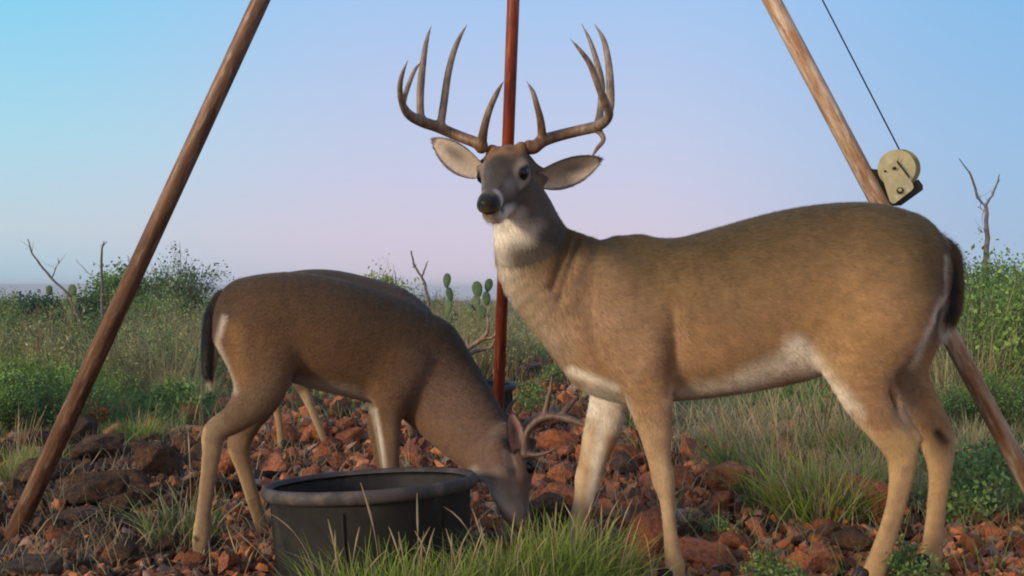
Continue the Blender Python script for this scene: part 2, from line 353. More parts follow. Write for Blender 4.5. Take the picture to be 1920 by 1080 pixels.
def antler(strokes, parent, h=.003, base_c=(.14, .07, .035), tip_c=(.22, .165, .12)):
    """strokes: list of rows px py depth r_px"""
    allp = np.array([P(a, b, D) for st in strokes for a, b, D, r in st]); F = Field(allp.min(0)-.04, allp.max(0)+.04, h)
    for st in strokes: F.chain([(*P(a, b, D), r*D/F_PX, r*D/F_PX) for a, b, D, r in st], (0, 1, 0), .007, 5)
    V, Q = F.mesh(2); Q = check_out(V, Q)
    b = P(*strokes[0][0][:3]); d = np.linalg.norm(V-b, axis=1); t = np.clip(d/.28, 0, 1)[:, None]
    col = np.array(base_c)*(1-t)+np.array(tip_c)*t
    return link('antler', mesh_np('antler', V, Q, None, col), M_antler, parent)
def hoof(p, parent, s=1.0, face=-1):
    """two pointed toes"""
    F = Field(np.array(p)-(.05, .05, .04), np.array(p)+(.05, .05, .06), .004)
    for g in (-1, 1):
        F.chain([(p[0]-face*-.0+0, p[1]+g*.010*s, p[2]+.036*s, .011*s, .015*s), (p[0]+face*.012*s, p[1]+g*.012*s, p[2]+.014*s, .011*s, .017*s), (p[0]+face*.026*s, p[1]+g*.011*s, p[2]+.006*s, .008*s, .007*s)], (0, 1, 0), .003)
    V, Q = F.mesh(1); Q = check_out(V, Q); return link('hoof', mesh_np('hoof', V, Q), M_hoof, parent)
def tail(rows, parent, colf, n=7000, ln=.03, seed=5):
    p = np.array([P(a, b, D) for a, b, D, r, d in rows]); F = Field(p.min(0)-.07, p.max(0)+.07, .005); F.px(rows, k=.01)
    V, Q = F.mesh(2); Q = check_out(V, Q); col = colf(V)
    fl = lambda q: np.tile(np.array([0, 0, -1.]), (len(q), 1))
    V, T, col = add_fur(V, Q, col, n, lambda q: np.full(len(q), ln), fl, width=.0014, lift=.30, seed=seed)
    return link('tail', mesh_np('tail', V, Q, T, col), M_fur, parent)
_a, _b = (.33, .225, .13), (.58, .53, .45)
# ================================================================== BUCK (standing, looking at the camera)
ops_common = []
buck = empty('deer', (.55, 3.0, 0), 'big antlered buck standing broadside with its head turned to the camera', 'deer')
F = Field((-.16, 2.62, -.01), (1.34, 3.36, 1.30), .005)
F.px([(1140, 602, 3.0, 132, .125), (1200, 600, 3.0, 152, .155), (1290, 597, 3.0, 152, .185), (1380, 580, 3.0, 157, .20), (1470, 558, 3.0, 160, .195), (1550, 536, 3.0, 154, .18), (1630, 513, 3.0, 135, .165), (1698, 500, 3.0, 106, .12)], k=.03)
F.px([(1150, 600, 3.0, 125, .12), (1078, 548, 2.98, 110, .105), (1017, 499, 2.96, 87, .086), (993, 446, 2.935, 69, .073), (981, 398, 2.93, 57, .064), (972, 362, 2.93, 44, .052)], k=.035)
F.px([(1105, 640, 2.97, 60, .09), (1125, 685, 2.98, 52, .085), (1180, 705, 2.99, 46, .09)], k=.06)
F.px([(1165, 490, 3.0, 44, .03), (1200, 482, 3.0, 36, .03)], k=.05)   # withers
F.px([(1170, 520, 2.90, 50, .04), (1185, 610, 2.875, 64, .058), (1205, 680, 2.868, 56, .056), (1218, 750, 2.865, 43, .038), (1229, 810, 2.86, 31, .029), (1237, 865, 2.86, 22, .022), (1244, 900, 2.86, 22, .025), (1248, 920, 2.86, 18, .021), (1251, 945, 2.86, 13.5, .015), (1256, 990, 2.86, 13, .014), (1261, 1035, 2.86, 16, .018), (1266, 1066, 2.86, 19, .02), (1258, 1092, 2.86, 15, .02)], k=.035)
F.px([(1165, 620, 3.1, 60, .05), (1156, 700, 3.12, 46, .04), (1140, 765, 3.12, 37, .035), (1124, 822, 3.12, 33, .03), (1112, 862, 3.12, 26, .025), (1102, 900, 3.13, 25, .027), (1097, 925, 3.13, 20, .022), (1089, 960, 3.13, 18, .018), (1080, 1005, 3.13, 16, .016), (1074, 1030, 3.13, 17, .018), (1068, 1046, 3.13, 13, .018)], k=.035)
F.px([(1665, 480, 2.93, 92, .075), (1650, 570, 2.885, 103, .088), (1612, 655, 2.87, 84, .066), (1617, 733, 2.86, 48, .040), (1646, 786, 2.86, 35, .030), (1686, 836, 2.86, 33, .027), (1692, 872, 2.86, 27, .024), (1684, 930, 2.86, 19.5, .017), (1668, 990, 2.86, 18.5, .016), (1648, 1048, 2.86, 20, .02), (1636, 1078, 2.86, 21, .021), (1624, 1094, 2.86, 16, .021)], k=.04)
F.px([(1722, 824, 2.865, 10, .012), (1694, 780, 2.868, 8, .011), (1674, 735, 2.885, 9, .012), (1655, 690, 2.91, 10, .014)], k=.02)   # heel cord
F.px([(1690, 500, 3.08, 80, .06), (1698, 600, 3.12, 74, .06), (1690, 690, 3.12, 50, .042), (1718, 757, 3.12, 42, .033), (1752, 808, 3.1, 34, .027), (1760, 845, 3.09, 30, .025), (1762, 890, 3.07, 21.5, .019), (1756, 950, 3.05, 18, .016), (1750, 1010, 3.03, 19, .017), (1745, 1050, 3.02, 21, .02), (1738, 1072, 3.0, 17, .02)], k=.04)
for g_ in ([(1262, 560, 2.812, 7, .02), (1268, 640, 2.812, 8, .022), (1264, 735, 2.83, 7, .02)], [(1120, 500, 2.85, 4, .012), (1105, 590, 2.838, 5, .013), (1125, 660, 2.85, 4, .012)],
           [(1085, 450, 2.93, 3, .012), (1068, 505, 2.882, 4, .012), (1050, 560, 2.88, 3, .010)], [(1066, 440, 2.93, 3, .012), (1050, 495, 2.882, 4, .012), (1036, 540, 2.88, 3, .010)]): F.px(g_, k=.028, sub=True)   # folds of the coat
F.px([(1530, 540, 2.775, 26, .012), (1505, 620, 2.775, 22, .012)], k=.05, sub=True)
F.px([(1150, 500, 2.93, 16, .022), (1156, 550, 2.885, 24, .026), (1170, 610, 2.87, 26, .028)], k=.05)
F.px([(1222, 640, 2.838, 20, .018), (1212, 690, 2.835, 16, .018)], k=.03)
F.px([(1475, 678, 2.985, 24, .035), (1505, 665, 2.99, 26, .035)], k=.03)
H1 = Head(P(944, 330, 2.86), (-.25, -.86, -.36), (.957, -.285, .06), 1.04)
H1.build(F)
F.px([(975, 318, 2.94, 30, .03), (1000, 328, 2.945, 22, .022), (1026, 333, 2.95, 15, .012)], k=.025)     # ear roots
F.px([(925, 312, 2.93, 26, .03), (903, 318, 2.935, 17, .015)], k=.02)
V, Q = F.mesh(2); Q = check_out(V, Q)
z = V[:, 2]; u, v = proj(V)
back = np.array((.098, .066, .027)); flank = np.array((.35, .215, .110))
top = np.interp(u, [900, 1060, 1170, 1340, 1460, 1600, 1700, 1790], [380, 430, 445, 432, 398, 376, 395, 480])
t = np.clip((v-top-20+25*sines(u/60, v/60, 5, 1.0))/200, 0, 1)[:, None]; base = back*(1-t)+flank*t
WH = (.80, .74, .63)
ops = [(1100, 560, 1180, 640, 60, 140, (.31, .20, .125), .8), (1340, 560, 1420, 640, 30, 90, (.20, .125, .075), .5), (1560, 600, 1600, 640, 60, 120, (.36, .215, .095), .6),
       (1240, 600, 1252, 700, 12, 40, (.16, .09, .05), .6), (1725, 430, 1745, 520, 24, 60, (.10, .07, .03), .75), (1600, 560, 1580, 650, 60, 120, (.36, .22, .10), .5),
       (965, 520, 1035, 650, 30, 80, (.40, .31, .22), .8),
       (940, 470, 955, 560, 14, 44, (.55, .46, .35), .85),
       (1070, 695, 1150, 728, 9, 18, WH, .9), (1090, 722, 1170, 752, 8, 20, (.42, .33, .24), .8),
       (1275, 740, 1400, 716, 13, 36, WH, .9), (1400, 716, 1500, 672, 22, 46, WH, .9), (1490, 655, 1520, 690, 22, 40, WH, .9), (1250, 760, 1400, 742, 9, 18, (.38, .27, .17), .6),  # browner stroke along the belly's lower edge paints in the underside shade
       (1500, 655, 1600, 775, 16, 34, WH, .92), (1600, 775, 1655, 850, 8, 20, (.50, .38, .24), .9), (1530, 640, 1575, 700, 10, 50, (.42, .29, .15), .8),
       (1225, 820, 1262, 1100, 40, 30, (.40, .27, .15), .9), (1240, 860, 1262, 1100, 6, 18, (.50, .37, .22), .7),
       (1110, 760, 1150, 780, 30, 40, WH, .9), (1095, 800, 1110, 860, 16, 30, (.56, .46, .31), .8), (1078, 900, 1062, 1060, 26, 30, (.50, .38, .24), .9), (1130, 800, 1110, 940, 10, 20, WH, .8),
       (1690, 850, 1640, 1090, 44, 30, (.40, .27, .13), .9), (1760, 870, 1740, 1080, 44, 30, (.38, .25, .12), .9), (1700, 880, 1655, 1040, 8, 14, (.30, .20, .125), .7),
       (1768, 560, 1708, 690, 6, 16, WH, .8), (1700, 700, 1700, 780, 18, 40, (.24, .19, .15), .8), (1772, 480, 1772, 560, 2, 9, WH, .6),
       (1758, 812, 1770, 828, 9, 14, (.02, .014, .01), .97), (1720, 820, 1790, 840, 8, 30, (.34, .21, .09), .4)]
col = paint(V, base, ops)
def wf(cond): return np.clip(cond, 0, 1)[:, None]
def face_paint(H, V, col, tone=1.0):
    a, si, h = H.coords(V); r = np.sqrt(a*a+si*si+h*h); inside = (r < .24) & (a > -.13)
    k = wf((.13-np.abs(a-.04)*.9-np.abs(h+.02)*.3)/.04)*wf((a+.075)/.03)*inside[:, None]
    grey = np.array((.080, .070, .064))*tone; col = col*(1-k*.85)+grey*k*.85
    def sp(col, A, Sx, Hh, ra, rs, rh, c, al=1.0, sym=True, so=.9):
        d = np.sqrt(((a-A)/ra)**2+(((np.abs(si) if sym else si)-Sx)/rs)**2+((h-Hh)/rh)**2); q = wf((1+so/2-d)/so)*al; return col*(1-q)+np.array(c)*q
    col = sp(col, -.045, 0, .06, .05, .06, .03, (.27, .135, .055), .9)        # brown forehead
    col = sp(col, -.075, 0, .06, .02, .035, .03, (.07, .055, .045), .8)
    col = sp(col, -.04, .02, .07, .02, .012, .02, (.07, .05, .04), .6)
    col = sp(col, .03, 0, .045, .03, .028, .02, (.035, .030, .022), .9)       # dark V above the bridge
    col = sp(col, .004, .056, .002, .036, .022, .031, (.38, .32, .25), .85)     # pale eye ring
    col = sp(col, .004, .056, .006, .030, .023, .020, (.012, .010, .008), 1, True, .3)
    col = sp(col, .025, .050, -.020, .022, .016, .012, (.34, .30, .26), .8)
    col = sp(col, .07, .036, -.012, .05, .012, .022, (.24, .20, .17), .6)
    col = sp(col, .134, .026, -.024, .012, .018, .030, (.62, .56, .49), .8)    # pale band behind the nose
    col = sp(col, .06, 0, .03, .06, .014, .03, (.04, .036, .034), .75)
    col = sp(col, -.012, .050, .030, .022, .014, .010, (.26, .19, .12), .7)
    col = sp(col, .11, 0, -.074, .07, .040, .024, (.78, .70, .60), .95)      # chin
    col = sp(col, .0, 0, -.100, .09, .042, .024, (.60, .55, .47), .9)        # throat
    col = sp(col, .168, 0, -.018, .022, .032, .021, (.016, .014, .013), 1, True, .3)   # nose pad
    col = sp(col, .128, .022, -.05, .012, .012, .012, (.02, .017, .015), .8)
    return col
col = paint(V, col, [(985, 325, 1035, 334, 22, 24, (.13, .108, .092), .95), (925, 312, 898, 318, 16, 14, (.13, .108, .092), .9), (1000, 350, 1010, 390, 26, 40, (.17, .13, .10), .8)])
col = face_paint(H1, V, col)
u, v = proj(V); mk = wf((v-404)/16)*wf((.07-H1.coords(V)[0])/.03)
col = col*(1-mk)+mk*paint(V, col, [(930, 440, 975, 432, 26, 40, (.80, .75, .65), .95), (990, 425, 1005, 415, 14, 30, (.45, .38, .31), .7), (940, 470, 950, 510, 14, 34, (.70, .62, .50), .8)])
col = col*(1+.10*sines(u/24, v/16, 31, 1.0)+.12*sines(u/11, v/7, 32, 1.0)+.05*sines(u/4, v/3, 33, 1.0))[:, None]
def flow1(p):
    u, v = proj(p); d = np.tile(np.array([.9, 0, -.45]), (len(p), 1)); d[v > 760] = (0, 0, -1); nk = (u < 1110) & (v < 640); d[nk] = (.4, .1, -.9); return d
def len1(p):
    u, v = proj(p); l = np.full(len(p), .016); l[v > 800] = .008; l[(u < 1040) & (v < 405)] = .006; l[(v > 410) & (v < 520) & (u < 1000)] = .018; l[(u > 1730) & (v > 440) & (v < 700)] = .018; return l
V2, T, col2 = add_fur(V, Q, col, 170000, len1, flow1, seed=11)
link('body', mesh_np('body', V2, Q, T, col2), M_fur, buck)
H1.eyes(buck)
antler([[(903, 276, 2.90, 12.5), (893, 268, 2.90, 11), (857, 254, 2.93, 10.5), (820, 238, 2.93, 10.5), (791, 228, 2.90, 10.5), (766, 214, 2.85, 9), (753, 190, 2.80, 6.5), (750, 162, 2.76, 5.5), (755, 137, 2.73, 4.2), (765, 113, 2.70, 1.4)],
        [(903, 272, 2.90, 10), (908, 240, 2.87, 8), (918, 205, 2.85, 6.5), (932, 174, 2.85, 5), (945, 151, 2.86, 1.4)],
        [(826, 236, 2.93, 8), (832, 195, 2.94, 7.5), (840, 140, 2.95, 6.8), (850, 100, 2.96, 5.8), (862, 70, 2.97, 4.2), (876, 46, 2.98, 1.3)],
        [(789, 224, 2.90, 8), (788, 195, 2.90, 7.2), (789, 160, 2.90, 7.4), (795, 105, 2.91, 5.8), (801, 72, 2.92, 4), (809, 48, 2.93, 1.3)],
        [(757, 190, 2.80, 5), (763, 168, 2.80, 5), (777, 133, 2.80, 4), (791, 115, 2.80, 1.4)]], buck)
antler([[(993, 276, 2.90, 14), (1002, 276, 2.90, 12.5), (1018, 264, 2.91, 12), (1045, 255, 2.93, 11), (1085, 245, 2.93, 10.5), (1115, 238, 2.90, 10.5), (1134, 228, 2.85, 9.5), (1142, 212, 2.82, 8.5), (1134, 190, 2.79, 8), (1122, 160, 2.76, 7.2), (1107, 122, 2.73, 6), (1090, 97, 2.71, 4.5), (1068, 71, 2.70, 1.3)],
        [(1017, 262, 2.91, 9), (1014, 228, 2.88, 7.5), (1007, 199, 2.86, 6), (999, 172, 2.86, 4.5), (987, 152, 2.87, 1.3)],
        [(1120, 236, 2.91, 8), (1126, 205, 2.93, 7), (1128, 160, 2.94, 7), (1120, 120, 2.95, 6), (1106, 76, 2.96, 4), (1090, 44, 2.97, 1.3)],
        [(1140, 222, 2.86, 7), (1145, 195, 2.87, 7.5), (1144, 160, 2.88, 8), (1141, 118, 2.89, 6.8), (1132, 75, 2.90, 5), (1114, 44, 2.91, 1.3)],
        [(1115, 240, 2.90, 6), (1128, 252, 2.89, 5.5), (1131, 264, 2.88, 4.6), (1120, 278, 2.87, 4.2), (1110, 293, 2.86, 2)]], buck)
ear(P(903, 322, 2.93), P(811, 261, 2.95), (-.05, -.78, -.28), .040, buck)
ear(P(1008, 335, 2.94), P(1128, 298, 2.94), (.08, -.85, -.38), .042, buck, inner=(.58, .50, .42))
for (a, b, D) in ((1254, 1100, 2.86), (1064, 1050, 3.13), (1618, 1100, 2.86), (1733, 1076, 3.0)):
    p = P(a, b, D); hoof((p[0], p[1], max(p[2], .012)), buck, 1.05, -1)
def tcol1(V):
    u, v = proj(V); c = np.tile(np.array((.11, .068, .032)), (len(V), 1)); cx = np.interp(v, [440, 540, 640], [1776, 1784, 1768])
    wl = wf((cx-2-u)/6); c = c*(1-wl)+np.array((.55, .52, .47))*wl
    bl = wf((v-475)/30)*wf((612-v)/20)*wf((u-cx+6)/6)*wf((cx+17-u)/8); c = c*(1-bl)+np.array((.012, .012, .014))*bl
    tp = wf((v-600)/16); return c*(1-tp)+np.array((.60, .57, .52))*tp
tail([(1760, 452, 3.0, 14, .03), (1779, 480, 2.99, 21, .03), (1784, 530, 2.98, 20, .03), (1780, 580, 2.98, 19, .028), (1768, 618, 2.98, 12, .015), (1765, 632, 2.98, 6, .008)], buck, tcol1)

# ================================================================== DEER 2 (feeding, dark)
d2 = empty('deer', (-.5, 3.35, 0), 'dark brown deer feeding head down beside the black rubber tub, in front of another deer', 'deer')
F = Field((-1.06, 2.95, -.01), (.24, 3.68, .92), .0058)
F.px([(462, 604, 3.33, 84, .105), (505, 606, 3.33, 94, .13), (560, 613, 3.35, 103, .15), (630, 630, 3.37, 106, .158), (700, 650, 3.4, 103, .15), (755, 670, 3.42, 98, .135), (795, 690, 3.43, 84, .11)], k=.03)
F.px([(780, 680, 3.43, 95, .11), (833, 742, 3.4, 84, .095), (880, 800, 3.35, 71, .08), (918, 845, 3.31, 58, .066), (944, 872, 3.27, 46, .056)], k=.04)
F.px([(475, 615, 3.25, 76, .06), (492, 690, 3.22, 60, .055), (480, 742, 3.2, 44, .042), (444, 782, 3.18, 29, .032), (402, 810, 3.16, 22, .024), (397, 850, 3.15, 18, .018), (390, 900, 3.15, 15.5, .015), (382, 960, 3.15, 14, .014), (378, 1005, 3.15, 17.5, .017), (377, 1035, 3.15, 15, .016), (382, 1050, 3.15, 12, .016)], k=.035)
F.px([(500, 650, 3.42, 62, .055), (492, 728, 3.44, 45, .042), (464, 788, 3.45, 29, .03), (448, 834, 3.45, 22, .023), (458, 878, 3.46, 15.5, .017), (470, 920, 3.46, 13.5, .015), (484, 965, 3.47, 13, .015), (492, 990, 3.47, 12, .015), (500, 1000, 3.47, 9, .015)], k=.035)
F.px([(752, 670, 3.32, 52, .045), (735, 735, 3.31, 38, .038), (729, 790, 3.33, 24, .026), (731, 840, 3.33, 18, .021), (734, 880, 3.34, 15.5, .018), (737, 930, 3.34, 12, .015), (740, 990, 3.34, 12, .015), (744, 1010, 3.34, 11, .016)], k=.035)
F.px([(745, 690, 3.55, 46, .04), (722, 755, 3.56, 29, .03), (707, 800, 3.56, 19, .021), (713, 840, 3.56, 15, .018), (721, 880, 3.56, 13, .016), (730, 930, 3.56, 11, .014), (734, 975, 3.56, 11, .015)], k=.03)
H2 = Head(P(966, 880, 3.24), (.24, -.24, -.92), (-.72, .69, 0.0), 1.03)
# the frame's up axis must point to the forehead (right of the picture)
if H2.u[0] < 0: H2 = Head(P(966, 880, 3.24), (.24, -.24, -.92), (.72, -.69, 0.0), 1.03)
H2.build(F)
F.px([(914, 864, 3.27, 28, .045), (930, 893, 3.23, 24, .038), (946, 924, 3.19, 21, .032), (966, 956, 3.15, 13, .022)], k=.03)
V, Q = F.mesh(2); Q = check_out(V, Q); u, v = proj(V)
top = np.interp(u, [390, 455, 551, 644, 764, 836, 919, 1000], [560, 517, 509, 534, 570, 618, 756, 850])
t = np.clip((v-top+15*sines(u/50, v/50, 6, 1.0))/190, 0, 1)[:, None]; base = np.array((.062, .038, .020))*(1-t)+np.array((.155, .088, .046))*t
W2 = (.50, .44, .36)
ops = [(800, 720, 900, 820, 50, 90, (.15, .095, .075), .8), (440, 620, 450, 720, 16, 34, (.24, .13, .05), .7),
       (421, 596, 404, 660, 5, 13, W2, .8), (412, 655, 442, 735, 6, 14, W2, .8),
       (560, 722, 660, 738, 13, 22, W2, .75), (660, 735, 690, 760, 12, 16, (.30, .24, .18), .7),
       (500, 730, 420, 790, 30, 50, (.17, .115, .07), .7), (400, 800, 378, 1060, 26, 24, (.25, .175, .105), .9), (381, 800, 362, 1010, 5, 12, (.46, .34, .17), .8),  # narrow pale stroke paints the light from the left on the near hind leg
       (448, 835, 495, 1010, 20, 22, (.25, .17, .10), .9), (430, 845, 478, 985, 4, 8, (.46, .32, .15), .8),  # far hind leg's lit left edge, painted as a thin pale stroke
       (702, 770, 726, 900, 6, 9, (.55, .50, .43), .9), (735, 780, 738, 1000, 14, 18, (.17, .115, .075), .8),
       (366, 1008, 370, 1012, 4, 6, (.02, .015, .012), .9),
       (890, 885, 960, 962, 9, 18, (.52, .47, .42), .9), (930, 920, 968, 972, 10, 16, (.55, .50, .44), .8)]
col = paint(V, base, ops)
a, si, h = H2.coords(V); k = wf((a+.06)/.04)*wf((.2-a)/.02)*((np.sqrt(a*a+si*si+h*h) < .22)[:, None]); fc = np.array((.15, .10, .085)); col = col*(1-k*.6)+fc*k*.6
q = wf((1.2-np.sqrt(((a-.004)/.03)**2+((np.abs(si)-.056)/.02)**2+((h-.002)/.026)**2))/.4); col = col*(1-q*.7)+np.array((.24, .19, .16))*q*.4
q = wf((1.2-np.sqrt(((a-.168)/.02)**2+(si/.032)**2+((h+.018)/.021)**2))/.4); col = col*(1-q)+np.array((.016, .014, .013))*q
q = wf((-.035-h)/.02)*wf((a+.02)/.05)*wf((.17-a)/.01)*((np.sqrt(a*a+si*si+h*h) < .2)[:, None]); col = col*(1-q*.35)+np.array((.42, .36, .30))*q*.35
u, v = proj(V); col = paint(V, col, [(888, 893, 958, 964, 6, 16, (.56, .50, .44), .75), (945, 880, 975, 940, 16, 30, (.17, .12, .10), .5), (950, 850, 958, 870, 8, 12, (.45, .40, .35), .5)])
def flow2(p):
    u, v = proj(p); d = np.tile(np.array([-.9, 0, -.45]), (len(p), 1)); d[v > 760] = (0, 0, -1); nk = (u > 790); d[nk] = (-.6, 0, .6); return d
V2, T, col2 = add_fur(V, Q, col, 90000, lambda p: np.where(proj(p)[1] > 790, .008, .012), flow2, seed=12)
link('body', mesh_np('body', V2, Q, T, col2), M_fur, d2)
H2.eyes(d2)
DK = (.085, .05, .034)
antler([[(984, 852, 3.20, 10), (985, 822, 3.20, 7.4), (994, 802, 3.20, 7.4), (1012, 786, 3.19, 7.2), (1040, 780, 3.17, 7.2), (1070, 787, 3.14, 7.5), (1096, 797, 3.12, 5), (1112, 803, 3.11, 1.8)],
        [(1019, 784, 3.19, 7), (1025, 760, 3.19, 6), (1031, 735, 3.19, 5), (1036, 702, 3.19, 1.5)],
        [(1050, 783, 3.16, 6.5), (1065, 764, 3.17, 6), (1078, 750, 3.18, 4), (1088, 741, 3.19, 1.5)],
        [(985, 850, 3.20, 6), (1004, 853, 3.18, 5), (1028, 848, 3.16, 3.8), (1049, 834, 3.15, 1.3)]], d2, .0035, DK, (.13, .082, .06))
antler([[(979, 846, 3.33, 9), (975, 822, 3.36, 8), (985, 800, 3.38, 8), (1000, 786, 3.40, 7), (1025, 775, 3.40, 5.5), (1048, 776, 3.38, 2)],
        [(975, 826, 3.36, 6), (958, 800, 3.38, 6.5), (950, 778, 3.39, 5), (960, 757, 3.40, 3.6), (972, 741, 3.40, 1.5)]], d2, .0035, DK, (.13, .082, .06))
ear(P(968, 850, 3.20), P(957, 772, 3.21), (.35, -.9, .0), .028, d2, inner=(.36, .23, .20), outer=(.09, .06, .045))
ear(P(957, 846, 3.32), P(938, 780, 3.36), (-.3, .8, .1), .026, d2, inner=(.22, .14, .125), outer=(.09, .06, .045))
for (a, b, D) in ((388, 1058, 3.15), (506, 1004, 3.47), (748, 1018, 3.34), (738, 982, 3.56)):
    p = P(a, b, D); hoof((p[0], p[1], max(p[2], .008)), d2, .9, 1)
def tcol2(V):
    u, v = proj(V); c = np.tile(np.array((.012, .010, .009)), (len(V), 1)); tp = wf((575-v)/30); c = c*(1-tp)+np.array((.06, .038, .02))*tp
    w_ = wf((u-402+np.clip((v-620)/14, -4, 8))/5)*wf((v-600)/20); c = c*(1-w_)+np.array((.5, .45, .38))*w_
    t2 = wf((v-706)/8); return c*(1-t2)+np.array((.55, .50, .42))*t2
tail([(418, 560, 3.32, 17, .03), (402, 590, 3.31, 17, .03), (395, 640, 3.30, 16, .028), (391, 690, 3.30, 11, .02), (393, 712, 3.30, 6, .01), (395, 722, 3.30, 3, .006)], d2, tcol2, n=7000, ln=.022)

# ================================================================== DEER 3 (behind)
d3 = empty('deer', (-.85, 5.4, 0), 'deer mostly hidden behind the dark feeding deer, only its back, hind legs and antlers showing', 'deer')
F = Field((-1.42, 5.02, -.02), (-.08, 5.72, .95), .009)
F.px([(503, 590, 5.4, 58, .12), (550, 576, 5.4, 66, .145), (610, 572, 5.4, 67, .15), (680, 583, 5.4, 64, .145), (735, 597, 5.4, 60, .13), (768, 612, 5.4, 50, .11)], k=.04)
F.px([(765, 612, 5.4, 46, .10), (800, 632, 5.38, 36, .08), (830, 655, 5.37, 28, .065), (850, 676, 5.36, 24, .055)], k=.04)
F.px([(520, 620, 5.33, 44, .06), (535, 680, 5.32, 30, .045), (521, 735, 5.31, 15, .028), (519, 765, 5.31, 8.5, .02), (524, 800, 5.31, 7, .016), (528, 835, 5.31, 7.5, .017)], k=.04)
F.px([(535, 640, 5.47, 40, .05), (560, 700, 5.48, 22, .035), (577, 748, 5.48, 10, .022), (592, 785, 5.48, 8, .018), (606, 820, 5.48, 7, .016), (610, 832, 5.48, 7, .017)], k=.04)
F.px([(745, 640, 5.32, 30, .045), (742, 710, 5.32, 14, .028), (744, 765, 5.32, 9, .02), (746, 835, 5.32, 7, .017)], k=.03)
F.px([(755, 640, 5.5, 28, .045), (765, 710, 5.5, 13, .028), (770, 765, 5.5, 9, .02), (772, 828, 5.5, 7, .017)], k=.03)
H3 = Head(P(862, 694, 5.34), (.35, -.15, -.9), (.12, -.95, .05), .95)
if H3.u[0] < 0: H3 = Head(P(862, 694, 5.34), (.35, -.15, -.9), (-.12, .95, -.05), .95)
H3.build(F)
V, Q = F.mesh(2); Q = check_out(V, Q); u, v = proj(V); t = np.clip((v-515)/120, 0, 1)[:, None]
base = np.array((.045, .033, .026))*(1-t)+np.array((.13, .085, .055))*t
col = paint(V, base, [(521, 740, 527, 840, 14, 14, (.34, .22, .11), .9), (575, 745, 612, 835, 14, 14, (.40, .29, .17), .9), (785, 560, 810, 600, 14, 26, (.06, .055, .06), .6)])
V2, T, col2 = add_fur(V, Q, col, 22000, lambda p: np.full(len(p), .012), flow2, width=.002, seed=13)
link('body', mesh_np('body', V2, Q, T, col2), M_fur, d3); H3.eyes(d3)
antler([[(866, 676, 5.30, 6), (872, 662, 5.30, 5.4), (882, 650, 5.29, 5.2), (899, 639, 5.27, 5), (911, 627, 5.25, 4.2), (916, 610, 5.24, 3.2), (911, 585, 5.24, 1.1)],
        [(876, 656, 5.30, 4), (876, 642, 5.31, 3.4), (872, 627, 5.32, 1.1)],
        [(903, 636, 5.27, 4), (918, 634, 5.25, 3.4), (928, 628, 5.23, 3), (930, 611, 5.22, 1.2)]], d3, .005, (.14, .095, .07), (.22, .155, .11))
antler([[(872, 672, 5.40, 5), (885, 662, 5.43, 4.6), (905, 655, 5.45, 4), (922, 650, 5.45, 3.5), (927, 632, 5.44, 1.4)]], d3, .005, (.14, .095, .07), (.22, .155, .11))
ear(P(858, 674, 5.30), P(838, 640, 5.28), (.3, -.9, 0), .03, d3)
ear(P(858, 672, 5.40), P(842, 642, 5.46), (.3, .9, 0), .03, d3)
for (a, b, D) in ((531, 840, 5.31), (613, 836, 5.48), (749, 840, 5.32), (775, 832, 5.5)):
    p = P(a, b, D); hoof((p[0], p[1], max(p[2], .005)), d3, .9, 1)
tail([(470, 560, 5.4, 9, .03), (452, 590, 5.4, 9, .025), (448, 630, 5.4, 7, .02), (450, 650, 5.4, 3, .008)], d3, lambda V: np.tile(np.array((.03, .022, .015)), (len(V), 1)), n=2500)

# ================================================================== feeder tripod
def tube(A, B, r, seg=20, r2=None, cap=True):
    A, B = Vector(A), Vector(B); bm = bmesh.new(); l = (B-A).length
    bmesh.ops.create_cone(bm, cap_ends=cap, segments=seg, radius1=r, radius2=r if r2 is None else r2, depth=l)
    me = bpy.data.meshes.new('tube'); bm.to_mesh(me); bm.free()
    for p in me.polygons: p.use_smooth = len(p.vertices) == 4
    return me, (A+B)/2, (B-A).to_track_quat('Z', 'Y')
def put(name, tb, m, parent):
    me, c, q = tb; me.name = name; o = bpy.data.objects.new(name, me); C.objects.link(o); me.materials.append(m)
    o.parent = parent
    o.location = c-Vector(parent.location) if parent.type == 'EMPTY' else parent.matrix_basis.inverted() @ c
    o.rotation_mode = 'QUATERNION'; o.rotation_quaternion = q; return o
APEX = P(948, -960, 4.1)
tri = empty('tripod_stand', (0, 4.1, 0), 'tall rusty pipe tripod straddling the deer, with a winch on its right leg', 'tripod')
def leg(p0, D0, p1, m, r=.031):
    a = P(*p0, D0); b = P(*p1, 4.1); d = nrm(b-a); a = a-d*.05
    return put('leg', tube(a, b, r, 28), m, tri), a, b
legL = leg((26, 1003), 3.5, (932, -960), M_pipe)
legR = leg((1972, 990), 3.55, (938, -960), M_pipe_r)
legC = leg((931, 850), 5.2, (998, -960), M_pipe_c, .0275)
bm = bmesh.new(); bmesh.ops.create_cone(bm, cap_ends=True, segments=6, radius1=.17, radius2=.13, depth=.08)
me = bpy.data.meshes.new('apex_plate'); bm.to_mesh(me); bm.free(); me.materials.append(M_pipe)
o = bpy.data.objects.new('apex_plate', me); C.objects.link(o); o.parent = tri; o.location = Vector(APEX)-Vector(tri.location)
